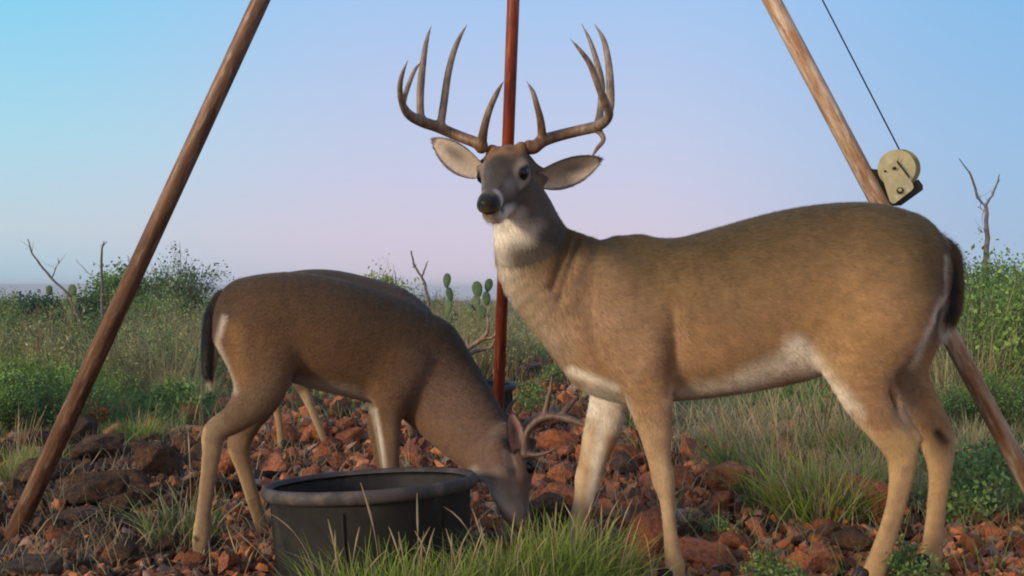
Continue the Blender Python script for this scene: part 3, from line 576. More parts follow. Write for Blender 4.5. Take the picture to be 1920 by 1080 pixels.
# winch: flat plates with depth, built at the distance of the right leg
def zp(x, y, D): return P(1560+x/3.858, 200+y/3.858, D)
def plate(name, poly, D, th, m, parent, bev=.0015):
    bm = bmesh.new(); vs = [bm.verts.new(zp(x, y, D)) for x, y in poly]; f = bm.faces.new(vs)
    r = bmesh.ops.extrude_face_region(bm, geom=[f]); bmesh.ops.translate(bm, verts=[e for e in r['geom'] if isinstance(e, bmesh.types.BMVert)], vec=(0, th, 0))
    bmesh.ops.recalc_face_normals(bm, faces=bm.faces); bmesh.ops.bevel(bm, geom=list(bm.edges), offset=bev, segments=2, affect='EDGES')
    me = bpy.data.meshes.new(name); bm.to_mesh(me); bm.free(); me.materials.append(m)
    o = bpy.data.objects.new(name, me); C.objects.link(o); o.parent = parent
    o.matrix_parent_inverse = Matrix.Translation(-Vector(tri.location)) if parent is tri else Matrix.Identity(4); return o
def arc(cx, cy, r, a0, a1, n): return [(cx+r*math.cos(R(a0+(a1-a0)*i/n)), cy+r*math.sin(R(a0+(a1-a0)*i/n))) for i in range(n+1)]
DW = 3.68
win = plate('winch', [(245, 440), (330, 460), (380, 560), (425, 690), (500, 712), (655, 600), (655, 570), (625, 530), (600, 540), (560, 590), (440, 710), (390, 715), (370, 690)], DW+.055, .012, M_black, tri)
plate('winch_bracket', [(245, 445), (345, 455), (430, 705), (380, 700)], DW+.015, .045, M_black, win)
plate('winch_bracket', [(450, 712), (500, 712), (655, 598), (655, 572), (630, 540), (590, 560)], DW+.014, .04, M_black, win)
plate('rear_flange', arc(505, 445, 137, 0, 350, 35), DW+.05, .006, M_olive, win)
plate('drum', arc(495, 443, 100, 0, 350, 35), DW+.012, .04, M_black, win)
plate('front_flange', arc(470, 447, 138, 0, 350, 35), DW+.003, .006, M_cream, win)
plate('side_plate', [(362, 500), (375, 455), (470, 395), (585, 555), (592, 585), (578, 605), (455, 700), (435, 700), (420, 685)], DW-.006, .005, M_cream, win, .001)
plate('slot_wedge', [(470, 400), (488, 362), (478, 392), (560, 500), (562, 520)], DW-.010, .004, M_black, win, .0005)  # black wedge laid on the plate stands in for its dark slot
for (x, y, r_) in ((455, 445, 13), (388, 466, 9), (497, 606, 26)):
    b = plate('bolt', arc(x, y, r_, 0, 300, 5), DW-.014, .012, M_black, win, .0008)
plate('bolt_centre', arc(494, 602, 13, 0, 345, 11), DW-.019, .01, M_cream, win, .0006)
a = zp(482, 300, DW+.03); b = P(1538, -8, 3.85); dd = nrm(b-a)
put('cable', tube(a-dd*.02, a+dd*3.0, .0026, 8), M_black, tri)

# ================================================================== rubber tubs
def lathe(prof, seg=72, wob=0):
    V = []; Q = []
    for i, (r, z) in enumerate(prof):
        for j in range(seg):
            t = 2*math.pi*j/seg; rr = r*(1+wob*math.sin(2*t+.6)); V.append((rr*math.cos(t), rr*math.sin(t), z))
    for i in range(len(prof)-1):
        for j in range(seg): Q.append((i*seg+j, i*seg+(j+1) % seg, (i+1)*seg+(j+1) % seg, (i+1)*seg+j))
    return np.array(V), np.array(Q)
def tub(loc, rot, label, group):
    t = empty('feed_tub', loc, label, 'feed tub', group); t.rotation_euler = rot; t.scale = (.965, .965, 1.12)
    V, Q = lathe([(.001, .012), (.245, .012), (.252, .02), (.268, .10), (.277, .225), (.287, .238), (.287, .232), (.284, .225), (.276, .09), (.262, .004), (.25, 0), (.001, 0)], wob=.012)
    o = link('bowl', mesh_np('bowl', V, Q), M_rubber); o.parent = t
    V, Q = lathe([(.276, .238), (.284, .247), (.296, .249), (.304, .243), (.306, .232), (.304, .224), (.298, .217), (.290, .217), (.284, .222)], wob=.012)
    o = link('rim', mesh_np('rim', V, Q), M_rim); o.parent = t
    for k in range(6):
        aa = R(-98+60*k); bm = bmesh.new(); bmesh.ops.create_cube(bm, size=1); bmesh.ops.scale(bm, vec=(.009, .012, .19), verts=bm.verts); bmesh.ops.bevel(bm, geom=list(bm.edges), offset=.003, segments=2, affect='EDGES')
        me = bpy.data.meshes.new('moulded_rib'); bm.to_mesh(me); bm.free(); me.materials.append(M_rubber); o = bpy.data.objects.new('moulded_rib', me); C.objects.link(o)
        o.parent = t; o.location = (.277*math.cos(aa), .277*math.sin(aa), .105); o.rotation_euler = (0, R(3.5), aa)
    return t
tub((P(703, 918, 2.95)[0], 2.95, .002), (R(-3.8), R(-2.9), 0), 'round black rubber tub with worn grey rim in the foreground grass', 'rubber feed tubs')
tub((P(868, 740, 5.85)[0], 5.85, .012), (0, 0, .5), 'black rubber tub behind the centre pipe leg, mostly hidden by the feeding deer', 'rubber feed tubs')

# ================================================================== ground
ys = np.concatenate([np.arange(-3, 2, .25), np.arange(2, 8, .04), np.geomspace(8, 3600, 120)])
xs_u = np.concatenate([-np.geomspace(1.2, .02, 60)[:-1], np.linspace(-.02, .02, 3)[1:-1], np.geomspace(.02, 1.2, 60)[1:]])
xs_u = np.linspace(-1, 1, 281)
GX = xs_u[None, :]*(np.maximum(ys, 0)[:, None]*1.1+3.2); GY = np.repeat(ys[:, None], len(xs_u), 1); GZ = gz(GX, GY)
V = np.stack([GX, GY, GZ], 2).reshape(-1, 3); n0, n1 = GX.shape
I = np.arange(n0*n1).reshape(n0, n1); Q = np.stack([I[:-1, :-1], I[:-1, 1:], I[1:, 1:], I[1:, :-1]], 2).reshape(-1, 4)
def greenness(x, y):
    """0 bare rocky soil .. 1 plant cover"""
    x = np.asarray(x, float); y = np.asarray(y, float); yy = np.maximum(y, .5); px = 960+x/yy*F_PX; py = 540+CAM_H/yy*F_PX
    g = np.clip((770-py)/120, 0, 1)
    g = np.maximum(g, np.clip((420-px)/160, 0, 1)*np.clip((850-py)/60, 0, 1))
    g = np.maximum(g, np.clip((px-1640)/120, 0, 1)*np.clip((1000-py)/60, 0, 1)*.8)
    g = np.maximum(g, .75*np.clip((px-1150)/150, 0, 1)*np.clip((900-py)/80, 0, 1))
    n = sines(x, y, 9, 1.6)*.5+sines(x, y, 10, 4.5)*.35
    rocky = np.clip((px-800)/80, 0, 1)*np.clip((1250-px)/80, 0, 1)*np.clip((py-655)/20, 0, 1)
    return np.clip(g*(1+.8*n)-.5*rocky, 0, 1)
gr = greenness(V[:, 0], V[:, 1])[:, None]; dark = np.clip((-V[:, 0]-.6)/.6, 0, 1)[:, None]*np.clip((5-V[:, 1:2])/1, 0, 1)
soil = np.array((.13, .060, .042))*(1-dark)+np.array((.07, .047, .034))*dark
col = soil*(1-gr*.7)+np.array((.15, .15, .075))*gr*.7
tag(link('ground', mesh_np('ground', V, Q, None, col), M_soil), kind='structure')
# distant low rise
def hill(y, z0, amp, name, colr, seed):
    x = np.linspace(-y*1.4, y*1.4, 160); prof = z0+amp*(.5+.5*sines(x/y*6, x*0, seed, 1.0))+np.clip((-x-.05*y)/(.25*y), 0, 1)**.7*22
    rows = [(-.35, -2), (-.15, .45), (0, 1), (.15, .6), (.5, -2)]; V = []
    for dy, f in rows: V += [(a, y*(1+dy), b*f if f == 1 else (b+(-60-b)*.5 if f > 0 else -60)) for a, b in zip(x, prof)]
    I = np.arange(len(V)).reshape(5, 160); Q = np.stack([I[:-1, :-1], I[:-1, 1:], I[1:, 1:], I[1:, :-1]], 2).reshape(-1, 4)
    m = mat(name+'_scrub', rough=.95, base=colr, nscale=.02, namp=.3); tag(link(name, mesh_np(name, np.array(V), Q), m), kind='structure')
hill(1600, -18, 5, 'hills', (.10, .13, .10), 21)

# ================================================================== rocks
def rock_mesh(seed, flat=.6, n=16):
    r = np.random.default_rng(seed); p = r.normal(0, 1, (n, 3)); p /= np.linalg.norm(p, axis=1)[:, None]; p *= r.uniform(.75, 1.05, (n, 1)); p *= (1, r.uniform(.65, .9), flat*r.uniform(.75, 1.2))
    bm = bmesh.new()
    for q in p: bm.verts.new(q)
    bmesh.ops.convex_hull(bm, input=list(bm.verts)); bmesh.ops.delete(bm, geom=[v for v in bm.verts if not v.link_faces], context='VERTS')
    return bm
def rock_proto(seed, m, flat=.6):
    bm = rock_mesh(seed, flat); bmesh.ops.bevel(bm, geom=list(bm.edges), offset=.05, segments=2, affect='EDGES', profile=.6)
    bmesh.ops.triangulate(bm, faces=bm.faces); bmesh.ops.subdivide_edges(bm, edges=list(bm.edges), cuts=2, use_grid_fill=True)
    r = np.random.default_rng(seed+99)
    for v in bm.verts:
        c = v.co; d = .035*math.sin(c.x*9+seed)*math.sin(c.y*8+seed*2)+.03*math.sin(c.z*13+c.x*7+seed)+.02*math.sin(c.x*23+c.y*19)+r.normal(0, .008); v.co = c*(1+d)
    me = bpy.data.meshes.new('rock'); bm.to_mesh(me); bm.free(); me.materials.append(m)
    for p in me.polygons: p.use_smooth = False
    return me
RED = [rock_proto(i, M_red, f) for i, f in zip(range(12), [.6, .8, .5, .7, .9, .45, .6, .75, .55, .65, .85, .5])]
BRN = [rock_proto(40+i, M_brown, f) for i, f in zip(range(7), [.6, .8, .5, .7, .45, .6, .7])]
GRY = [rock_proto(60+i, M_grey, f) for i, f in zip(range(3), [.5, .3, .6])]
placed = []
HARD = [(P(696, 918, 2.95)[0], 2.95, .33), (P(868, 740, 5.85)[0], 5.85, .33), (-1.66, 3.30, .17), (-1.52, 3.05, .10)]
def rock(me, px, py, size, rot=None, sz=(1, 1, 1), label=None, group=None, sink=.25):
    """px,py = where its foot meets the ground; size = half width in metres"""
    x, y, zz = G(px, py); y += size*.5; x = (px-960)/F_PX*y; zz = float(gz(x, y))
    o = bpy.data.objects.new('rock', me); C.objects.link(o); rr = rot if rot else (random.uniform(-.5, .5), random.uniform(-.5, .5), random.uniform(0, 6.28))
    o.rotation_euler = rr; o.scale = [size*s for s in sz]; o.location = (x, y, zz+size*.55*(1-sink*2)*sz[2])
    placed.append((x, y, size)); tag(o, label, 'rock', group); return o
# named rocks
rock(GRY[0], 62, 1092, .115, (0.1, 0, .3), (1, .8, .75), 'large grey brown block at the foot of the left pipe leg')
rock(RED[1], 1330, 1068, .125, (.2, .3, .5), (1.1, .8, .7), 'large smooth red boulder just behind the near front hoof of the big buck')
rock(RED[3], 1545, 1072, .115, (-.2, .1, 1.2), (1.2, .9, .6), 'wide red slab leaning low to the left of the big buck\'s near hind leg')
rock(RED[5], 1605, 1010, .085, (.05, .1, .1), (1.2, .8, .55), 'flat brown red rock at the base of the tall grass clump')
rock(RED[7], 560, 858, .07, (.5, .4, .3), (1, 1, .9), 'bright orange angular rock left of the dark feeding deer\'s belly')
rock(RED[2], 655, 838, .13, (.2, -.3, .2), (1.1, .8, .85), 'largest red rock under the dark feeding deer\'s belly')
rock(RED[9], 575, 815, .085, (.2, .1, .9), (1, .8, .6), 'red rock beside the far hind hoof of the hidden deer')
rock(GRY[1], 800, 832, .10, (.1, .15, .2), (1.2, .7, .5), 'thin pale grey rock slab behind the tub')
rock(BRN[1], 470, 915, .09, (.4, .2, .6), (1, .9, .9), 'purplish brown rock between the hind legs of the dark feeding deer')
rock(BRN[0], 215, 935, .19, (.05, .1, .2), (1.2, .8, .55), 'broad dark brown boulder right of the left pipe leg')
rock(BRN[3], 240, 1000, .12, (.2, .1, 1.4), (1, .9, .75), 'dark grey brown rock in front of the broad boulder')
rock(BRN[2], 130, 985, .11, (.1, -.2, .4), (1.2, .8, .6), 'low dark rock touching the left pipe leg')
rock(RED[8], 215, 1055, .055, (.7, .2, .6), (1, .8, 1.2), 'small pointed orange rock at lower left')
rock(RED[4], 1040, 850, .14, (.3, .3, .2), (1, .8, .8), 'large orange red rock behind the antlers of the dark feeding deer')
rock(RED[6], 1820, 848, .05, (.3, .2, 1), (1.3, .8, .7), 'small pinkish rock right behind the far hock of the big buck')
rock(RED[10], 1480, 800, .10, (.1, .3, .2), (1, .8, .8), 'red rock behind the tall grass clump')
n_ind = 0; cand = []
for i in range(9000):
    py = 1090-(1090-655)*rng.random()**1.15; px = rng.uniform(-30, 1950); x, y, _ = G(px, py)
    gg = float(greenness(x, y)); s = float(np.clip(rng.lognormal(-2.86, .60), .02, .16))
    if py > 930 and px < 350: s *= .95
    if rng.random() < gg*.93: continue
    if any(math.hypot(x-a, y-b) < r+s for a, b, r in HARD): continue
    if any((x-a)**2+(y-b)**2 < (.62*(s+r))**2 for a, b, r in placed): continue
    cand.append((s/y, px, py, s, x)); placed.append((x, y, s))
cand.sort(reverse=True); ind, small = cand[:268], cand[268:]
for _, px, py, s, x in ind:
    L_ = px < 420 and py > 840
    if px > 1650: s = min(s, .065)
    me = (random.choice(BRN) if (random.random() < .72 or s > .06) else random.choice(RED)) if L_ else (random.choice(RED) if random.random() < (.6 if py > 985 else .92) else random.choice(BRN))  # extra brown rocks along the bottom stand in for the shade there
    lab = 'angular dark brown rock among the loose rocks round the foot of the left pipe leg' if L_ else ('angular rusty red rock among the loose rocks behind the tub and under the deer' if px < 1250 else 'angular rusty red rock among the rocks and grass under and behind the big buck')
    rock(me, px, py, s, None, (1, random.uniform(.75, 1), random.uniform(.7, 1.1)), lab, lab.split('among')[0].strip().replace('angular ', '')+('s on the left' if L_ else ('s by the tub' if px < 1250 else 's on the right')), sink=.12)
def rubble(items, name, label):
    protos = []
    for sd_ in range(14):
        bm = rock_mesh(200+sd_, .65, 11); bmesh.ops.triangulate(bm, faces=bm.faces); bm.verts.index_update()
        protos.append((np.array([v.co[:] for v in bm.verts]), np.array([[v.index for v in f.verts] for f in bm.faces]))); bm.free()
    VV = []; TT = []; CC = []; off = 0
    for (x, y, s) in items:
        v, f = protos[rng.integers(14)]; an = rng.uniform(0, 6.28); c_, s_ = math.cos(an), math.sin(an); tl = rng.normal(0, .35, 2)
        w_ = v*s; w_ = np.stack([w_[:, 0]*c_-w_[:, 1]*s_, w_[:, 0]*s_+w_[:, 1]*c_, w_[:, 2]+w_[:, 0]*tl[0]+w_[:, 1]*tl[1]], 1)
        VV.append(w_+(x, y, float(gz(x, y))+s*.3)); TT.append(f+off); off += len(v)
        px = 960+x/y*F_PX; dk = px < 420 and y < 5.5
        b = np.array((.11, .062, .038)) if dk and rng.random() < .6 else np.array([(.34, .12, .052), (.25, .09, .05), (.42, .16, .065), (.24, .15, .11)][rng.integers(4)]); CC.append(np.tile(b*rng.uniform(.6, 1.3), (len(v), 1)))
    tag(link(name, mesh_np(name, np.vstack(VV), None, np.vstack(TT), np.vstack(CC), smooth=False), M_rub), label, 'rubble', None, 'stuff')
items = [(x, G(px, py)[1], s) for _, px, py, s, x in small]
for i in range(16000):
    py = 1120-(1120-640)*rng.random(); px = rng.uniform(-40, 1960); x, y, _ = G(px, py)
    if rng.random() < float(greenness(x, y))*.9: continue
    if any(math.hypot(x-a, y-b) < r-.03 for a, b, r in HARD): continue
    items.append((x, y, float(rng.uniform(.006, .026))*(1+.06*y)))
rubble(items, 'rubble', 'small loose red and brown stones covering the bare ground')

# ================================================================== plants
def blades(n, spread, hmin, hmax, lean, wid, cb, ct, dry=.2, droop=.6, seed=0, center=None, lev=5, heads=0):
    """n grass blades as curved tapering strips; returns V,Q,C"""
    r = np.random.default_rng(seed); a = r.uniform(0, 6.283, n); rad = spread*np.sqrt(r.random(n)); B = np.stack([rad*np.cos(a), rad*np.sin(a), np.zeros(n)], 1)
    if center is not None: B = center
    h = r.uniform(hmin, hmax, n)*(1-.35*np.clip(rad/max(spread, 1e-6), 0, 1)); la = a+r.normal(0, .9, n); ln = np.abs(r.normal(lean, lean*.6, n)); D = np.stack([np.cos(la), np.sin(la)], 1)
    t = np.linspace(0, 1, lev); w_ = wid*r.uniform(.6, 1.3, n); sa = la+np.pi/2+r.normal(0, .7, n); Sd = np.stack([np.cos(sa), np.sin(sa), 0*sa], 1)
    dr = droop*r.uniform(0, 1, n)**1.5
    Cn = np.zeros((n, lev, 3)); out = h[:, None]*(ln[:, None]*t+dr[:, None]*.8*t**2.6); Cn[:, :, :2] = B[:, None, :2]+D[:, None]*out[:, :, None]
    Cn[:, :, 2] = B[:, 2:3]+h[:, None]*(t-dr[:, None]*.45*t**3)
    ww = w_[:, None]*(1-t**2.2)*.5+.0002; V = np.stack([Cn-Sd[:, None]*ww[:, :, None], Cn+Sd[:, None]*ww[:, :, None]], 2)
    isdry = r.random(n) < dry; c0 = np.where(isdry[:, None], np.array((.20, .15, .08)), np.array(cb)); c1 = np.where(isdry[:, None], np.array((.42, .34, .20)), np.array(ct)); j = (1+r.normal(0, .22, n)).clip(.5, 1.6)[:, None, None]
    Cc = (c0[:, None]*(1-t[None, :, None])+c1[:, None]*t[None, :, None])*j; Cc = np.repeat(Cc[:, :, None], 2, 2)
    I = np.arange(n*lev*2).reshape(n, lev, 2); Q = np.stack([I[:, :-1, 0], I[:, :-1, 1], I[:, 1:, 1], I[:, 1:, 0]], 3 if False else 2).reshape(-1, 4)
    return V.reshape(-1, 3), Q, Cc.reshape(-1, 3)
def merge(parts):
    V, Q, Cc, off = [], [], [], 0
    for v, q, c in parts: V.append(v); Q.append(q+off); Cc.append(c); off += len(v)
    return np.vstack(V), np.vstack(Q), np.vstack(Cc)
def stalk(base, tipv, bend, r0, r1, c, head=0, seg=7):
    """thin curved stem with an optional seed head"""
    t = np.linspace(0, 1, seg)[:, None]; b = np.array(base); e = np.array(tipv); p = b+(e-b)*t+np.array(bend)*(t*(1-t)*4); rr = r0+(r1-r0)*t[:, 0]
    if head: rr = rr+head*np.clip((t[:, 0]-.62)/.12, 0, 1)*np.clip((1.02-t[:, 0])/.2, 0, 1)
    V = []; 
    for i in range(seg):
        for k in range(4): an = k*math.pi/2; V.append(p[i]+rr[i]*np.array((math.cos(an), math.sin(an)*1, .15*math.sin(an*2))))
    Q = [(i*4+k, i*4+(k+1) % 4, (i+1)*4+(k+1) % 4, (i+1)*4+k) for i in range(seg-1) for k in range(4)]
    return np.array(V), np.array(Q), np.tile(np.array(c, float), (len(V), 1))
GRN0, GRN1 = (.045, .075, .022), (.19, .26, .07)
def tuft_mesh(kind, seed):
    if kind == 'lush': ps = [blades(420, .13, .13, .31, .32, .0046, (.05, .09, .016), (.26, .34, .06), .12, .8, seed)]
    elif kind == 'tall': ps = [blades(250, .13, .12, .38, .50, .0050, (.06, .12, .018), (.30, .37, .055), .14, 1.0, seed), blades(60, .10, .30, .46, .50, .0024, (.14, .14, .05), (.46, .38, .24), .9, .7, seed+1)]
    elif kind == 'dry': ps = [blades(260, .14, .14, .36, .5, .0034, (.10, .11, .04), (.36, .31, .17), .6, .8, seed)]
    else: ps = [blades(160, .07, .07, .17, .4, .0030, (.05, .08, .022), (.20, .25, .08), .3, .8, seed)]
    r = random.Random(seed); n = {'lush': 5, 'tall': 18, 'dry': 8, 'small': 2}[kind]; H = {'lush': .30, 'tall': .55, 'dry': .42, 'small': .2}[kind]
    for k in range(n):
        a = r.uniform(0, 6.28); b = (r.uniform(-.06, .06), r.uniform(-.06, .06), 0); l = r.uniform(.15, .5)*H; hh = H*r.uniform(.75, 1.1)
        ps.append(stalk(b, (b[0]+l*math.cos(a), b[1]+l*math.sin(a), hh), (0, 0, .03), .0009, .0006, (.40, .32, .19), .0020))
    V, Q, Cc = merge(ps); return mesh_np('grass_tuft', V, Q, None, Cc)
TM = {k: [tuft_mesh(k, s) for s in (1, 2, 3)] for k in ('lush', 'tall', 'dry', 'small')}
def tuft(kind, px, py, s, label, group=None, sz=1.0, D=None):
    x, y, zz = G(px, py)
    if D: y = D; x = (px-960)/F_PX*D; zz = float(gz(x, y))
    o = link('grass_tuft', random.choice(TM[kind]), M_plant); o.location = (x, y, zz-.005); o.rotation_euler = (0, 0, random.uniform(0, 6.28)); o.scale = (s, s, s*sz)
    return tag(o, label, 'grass tuft', group)
FG = 'grass tufts in front of the tub'
for i, (px, D, k, s, lab) in enumerate([(610, 2.56, 'small', .95, 'short green grass tuft in front of the left side of the tub'), (668, 2.54, 'lush', .90, 'green grass tuft in front of the tub, leftmost of the big foreground tufts'),
        (745, 2.50, 'lush', .92, 'green grass tuft in front of the middle of the tub'), (820, 2.56, 'lush', .88, 'green grass tuft in front of the right part of the tub'),
        (900, 2.62, 'lush', .86, 'tall green grass tuft in front of the tub\'s right edge'), (965, 2.68, 'lush', .95, 'tall lush grass tuft directly below the feeding deer\'s muzzle'),
        (1035, 2.75, 'lush', .98, 'lush grass tuft between the feeding deer\'s muzzle and the big buck\'s far front hoof'), (1100, 2.80, 'lush', .90, 'green grass tuft hiding the big buck\'s far front hoof'),
        (1165, 2.72, 'small', 1.2, 'small grass tuft between the two front hooves of the big buck'), (1000, 2.5, 'lush', .62, 'low grass tuft at the bottom edge below the feeding deer')]):
    tuft(k, px, 1150, s, lab, FG, D=D)
for px, py, k, s, sz, lab in [(338, 1020, 'small', 1.5, 1.1, 'thin green grass tuft with seed stalks left of the dark feeding deer\'s hind hoof'), (20, 905, 'tall', .62, .9, 'green grass tuft left of the left pipe leg'),
        (70, 880, 'lush', .7, .9, 'bushy grass tuft right at the left pipe leg'), (262, 832, 'lush', .85, .8, 'bright green grass tuft between the left pipe leg and the dark feeding deer'),
        (1395, 905, 'tall', 1.0, 1.0, 'golden green grass clump behind the big buck\'s near front leg'), (1465, 960, 'tall', .92, .9, 'dense green grass clump under the middle of the big buck\'s belly'),
        (1530, 985, 'tall', 1.0, .88, 'tallest green grass clump with pale seed heads under the big buck\'s flank'), (1590, 972, 'tall', 1.0, .9, 'green grass clump just left of the big buck\'s near hind leg'),
        (1635, 930, 'tall', .9, .9, 'grass clump behind the big buck\'s near hock'), (1392, 850, 'dry', 1.1, 1.0, 'dry straw coloured grass clump behind the big buck\'s near knee'),
        (1560, 860, 'tall', 1.0, 1.0, 'tall grass clump behind the others under the big buck'), (1640, 850, 'dry', 1.0, 1.0, 'dry grass clump seen through the gap before the big buck\'s hind legs'),
        (1190, 800, 'lush', .8, .8, 'small green tuft between the big buck\'s front legs'), (1210, 845, 'small', 1.3, 1, 'tiny grass tuft behind the big buck\'s near front leg')]:
    tuft(k, px, py, s, lab, 'grass clumps round the big buck' if px > 1100 else None, sz)
# loose seed stalks in the foreground
for i, (bx, by, tx, ty, D, bd, lab) in enumerate([(560, 1120, 436, 990, 2.72, (0, 0, .01), 'pale dry stalk slanting up to the left beside the tub'), (600, 1120, 500, 960, 2.66, (.02, 0, .03), 'grey dry stalk leaning against the left side of the tub'),
        (905, 1110, 832, 950, 2.62, (.02, 0, .03), 'straw seed head curving left in front of the tub\'s right side'), (860, 1100, 768, 1032, 2.60, (0, 0, .04), 'dry grass stalk arching low to the left in front of the tub'),
        (712, 1130, 676, 905, 2.60, (.015, 0, 0), 'tall thin seed stalk crossing the tub\'s rim, left of two'), (786, 1130, 782, 925, 2.62, (0, 0, 0), 'tall thin seed stalk crossing the tub\'s rim, right of two'),
        (345, 1060, 310, 900, 3.2, (.02, 0, .02), 'dry stalk with a bent top at lower left'), (450, 1110, 476, 1032, 2.8, (0, 0, .01), 'short pale seed head at the bottom edge left of the tub'), (1110, 1070, 1165, 965, 2.9, (0, 0, .02), 'straw stalk leaning right beside the big buck\'s far front leg')]):
    V, Q, Cc = stalk(P(bx, by, D), P(tx, ty, D), bd, .0012, .0007, (.34, .27, .17), .0022, 9)
    tag(link('grass_stalk', mesh_np('grass_stalk', V, Q, None, Cc), M_plant), lab, 'grass stalk', 'loose dry stalks in the foreground')

# ---------------------------------------------------------------- ground cover (uncountable)
n = 46000; py = 1100-(1100-560)*rng.random(n)**.85; px = rng.uniform(-40, 1960, n); y = CAM_H*F_PX/(py-540); x = (px-960)/F_PX*y
k = rng.random(n) < (greenness(x, y)*.95+.045); x, y = x[k], y[k]; keep = np.ones(len(x), bool)
for a, b, r_ in HARD: keep &= np.hypot(x-a, y-b) > r_
x, y = x[keep], y[keep]; m_ = 4
cx = np.repeat(x, m_)+rng.normal(0, .05, len(x)*m_)*np.repeat(1+y*.08, m_); cy = np.repeat(y, m_)+rng.normal(0, .05, len(x)*m_)
ctr = np.stack([cx, cy, gz(cx, cy)], 1)
pt = sines(cx, cy, 30, .9)
parts = []
for sel, cb, ct, dry, sd_ in ((pt > .12, (.05, .10, .028), (.18, .30, .08), .10, 5), ((pt <= .12) & (pt > -.15), (.08, .12, .035), (.28, .32, .11), .35, 6), (pt <= -.15, (.14, .14, .06), (.42, .36, .20), .7, 7)):
    c_ = ctr[sel]
    for lo, hi, ws in ((0, 6, .0035), (6, 12, .007), (12, 100, .016)):
        q = c_[(c_[:, 1] >= lo) & (c_[:, 1] < hi)]
        if len(q): parts.append(blades(len(q), 1, .05+.01*(lo > 0), .16+.10*(lo > 5)+.12*(lo > 11), .5, ws, cb, ct, dry, .8, sd_, center=q, lev=4))
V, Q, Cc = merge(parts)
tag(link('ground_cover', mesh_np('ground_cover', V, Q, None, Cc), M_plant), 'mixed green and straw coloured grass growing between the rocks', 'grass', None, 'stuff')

# ---------------------------------------------------------------- leafy plants
def leafy(seed, h, rad, nst, nleaf, ls, c0, c1, spread=.9, twig=(.11, .09, .07), sparse=0.0, trunk=False, clump=10):
    r = np.random.default_rng(seed); parts = []; tips = []
    for i in range(nst):
        a = r.uniform(0, 6.28); rr = rad*np.sqrt(r.random())*spread; b = np.array((r.normal(0, .05*rad), r.normal(0, .05*rad), 0)) if trunk else np.array((rr*.55*np.cos(a), rr*.55*np.sin(a), 0))
        e = np.array((rr*np.cos(a), rr*np.sin(a), h*r.uniform(.45, 1.0)*(1-.35*(rr/rad)**2))); bd = np.array((r.normal(0, .06), r.normal(0, .06), r.uniform(0, .06)))*h
        parts.append(stalk(b, e, bd, .007*h, .002*h, twig, 0, 7)); tips.append((b, e, bd))
        for _ in range(2 if sparse else 1):
            t = r.uniform(.4, .85); q = b+(e-b)*t+bd*t*(1-t)*4; e2 = q+r.normal(0, .16, 3)*h*np.array((1, 1, .6))+(0, 0, .12*h); parts.append(stalk(q, e2, (0, 0, 0), .003*h, .0012*h, twig, 0, 4)); tips.append((q, e2, np.zeros(3)))
    nc = max(6, int(len(tips)*(1-sparse)*2)); per = max(1, nleaf//nc); LV = []; LC = []
    for _ in range(nc):
        b, e, bd = tips[r.integers(len(tips))]; t = r.uniform(.25, 1.02); c = b+(e-b)*t+bd*t*(1-t)*4; cs = r.uniform(.05, .12)*h*(.7 if sparse else 1); tone = r.uniform(.55, 1.35); mixc = r.random()
        p = c+r.normal(0, 1, (per, 3))*cs*(1, 1, .8); p[:, 2] = np.abs(p[:, 2]); s = ls*r.uniform(.5, 1.3, per)
        d = r.normal(0, 1, (per, 3))+(0, 0, .5); d /= np.linalg.norm(d, axis=1)[:, None]; o_ = np.cross(d, r.normal(0, 1, (per, 3))); o_ /= np.linalg.norm(o_, axis=1)[:, None]
        LV.append(np.stack([p, p+d*s[:, None]*.5+o_*s[:, None]*.28, p+d*s[:, None], p+d*s[:, None]*.5-o_*s[:, None]*.28], 1).reshape(-1, 3))
        cc = (np.array(c0)*(1-mixc)+np.array(c1)*mixc)*tone; LC.append(np.repeat(np.tile(cc, (per, 1))*(1+r.normal(0, .15, (per, 1))).clip(.5, 1.5), 4, 0))
    LV = np.vstack(LV); parts.append((LV, np.arange(len(LV)).reshape(-1, 4), np.vstack(LC))); V, Q, Cc = merge(parts); return mesh_np('shrub', V, Q, None, Cc)
G0, G1 = (.09, .17, .035), (.26, .38, .085)
SH = [leafy(s, .85, .48, 26, 2600, .030, G0, G1) for s in (1, 2, 3)]
SHB = [leafy(s, .8, .5, 26, 2400, .028, (.06, .13, .042), (.14, .23, .07)) for s in (11, 12)]
SHO = [leafy(s, .8, .5, 30, 1500, .026, (.14, .17, .06), (.32, .32, .15), twig=(.22, .17, .11), sparse=.3) for s in (21, 22)]
WD = [leafy(s, .22, .20, 22, 900, .022, (.075, .14, .04), (.19, .28, .09), twig=(.10, .12, .06)) for s in (31, 32, 33)]
def tallgrass(seed):
    ps = [blades(240, .22, .35, .80, .22, .0045, (.13, .15, .05), (.42, .40, .20), .5, .6, seed)]
    return mesh_np('tall_grass', *merge(ps)[:2], None, merge(ps)[2])
TG = [tallgrass(s) for s in (1, 2, 3)]
def plant(name, me, x, y, s, label, cat, group, sz=1.0):
    o = link(name, me, M_plant); o.location = (x, y, float(gz(x, y))-.01); o.rotation_euler = (0, 0, random.uniform(0, 6.28)); o.scale = (s, s, s*sz); return tag(o, label, cat, group)
R2 = random.Random(5)
def side(px): return 'l' if px < 480 else ('r' if px > 1600 else 'm')
LBL = {'l': 'leafy green shrub in the scrub on the left, behind the left pipe leg', 'r': 'leafy green shrub in the scrub on the right, behind the big buck\'s rump', 'm': 'low green shrub on the horizon behind the deer'}
GRP = {'l': 'green shrubs on the left', 'r': 'green shrubs on the right', 'm': 'green shrubs behind the deer'}
TLB = {'l': 'tall straw and green grass clump in the scrub on the left', 'r': 'tall straw and green grass clump in the scrub on the right', 'm': 'tall pale grass clump on the horizon behind the deer'}
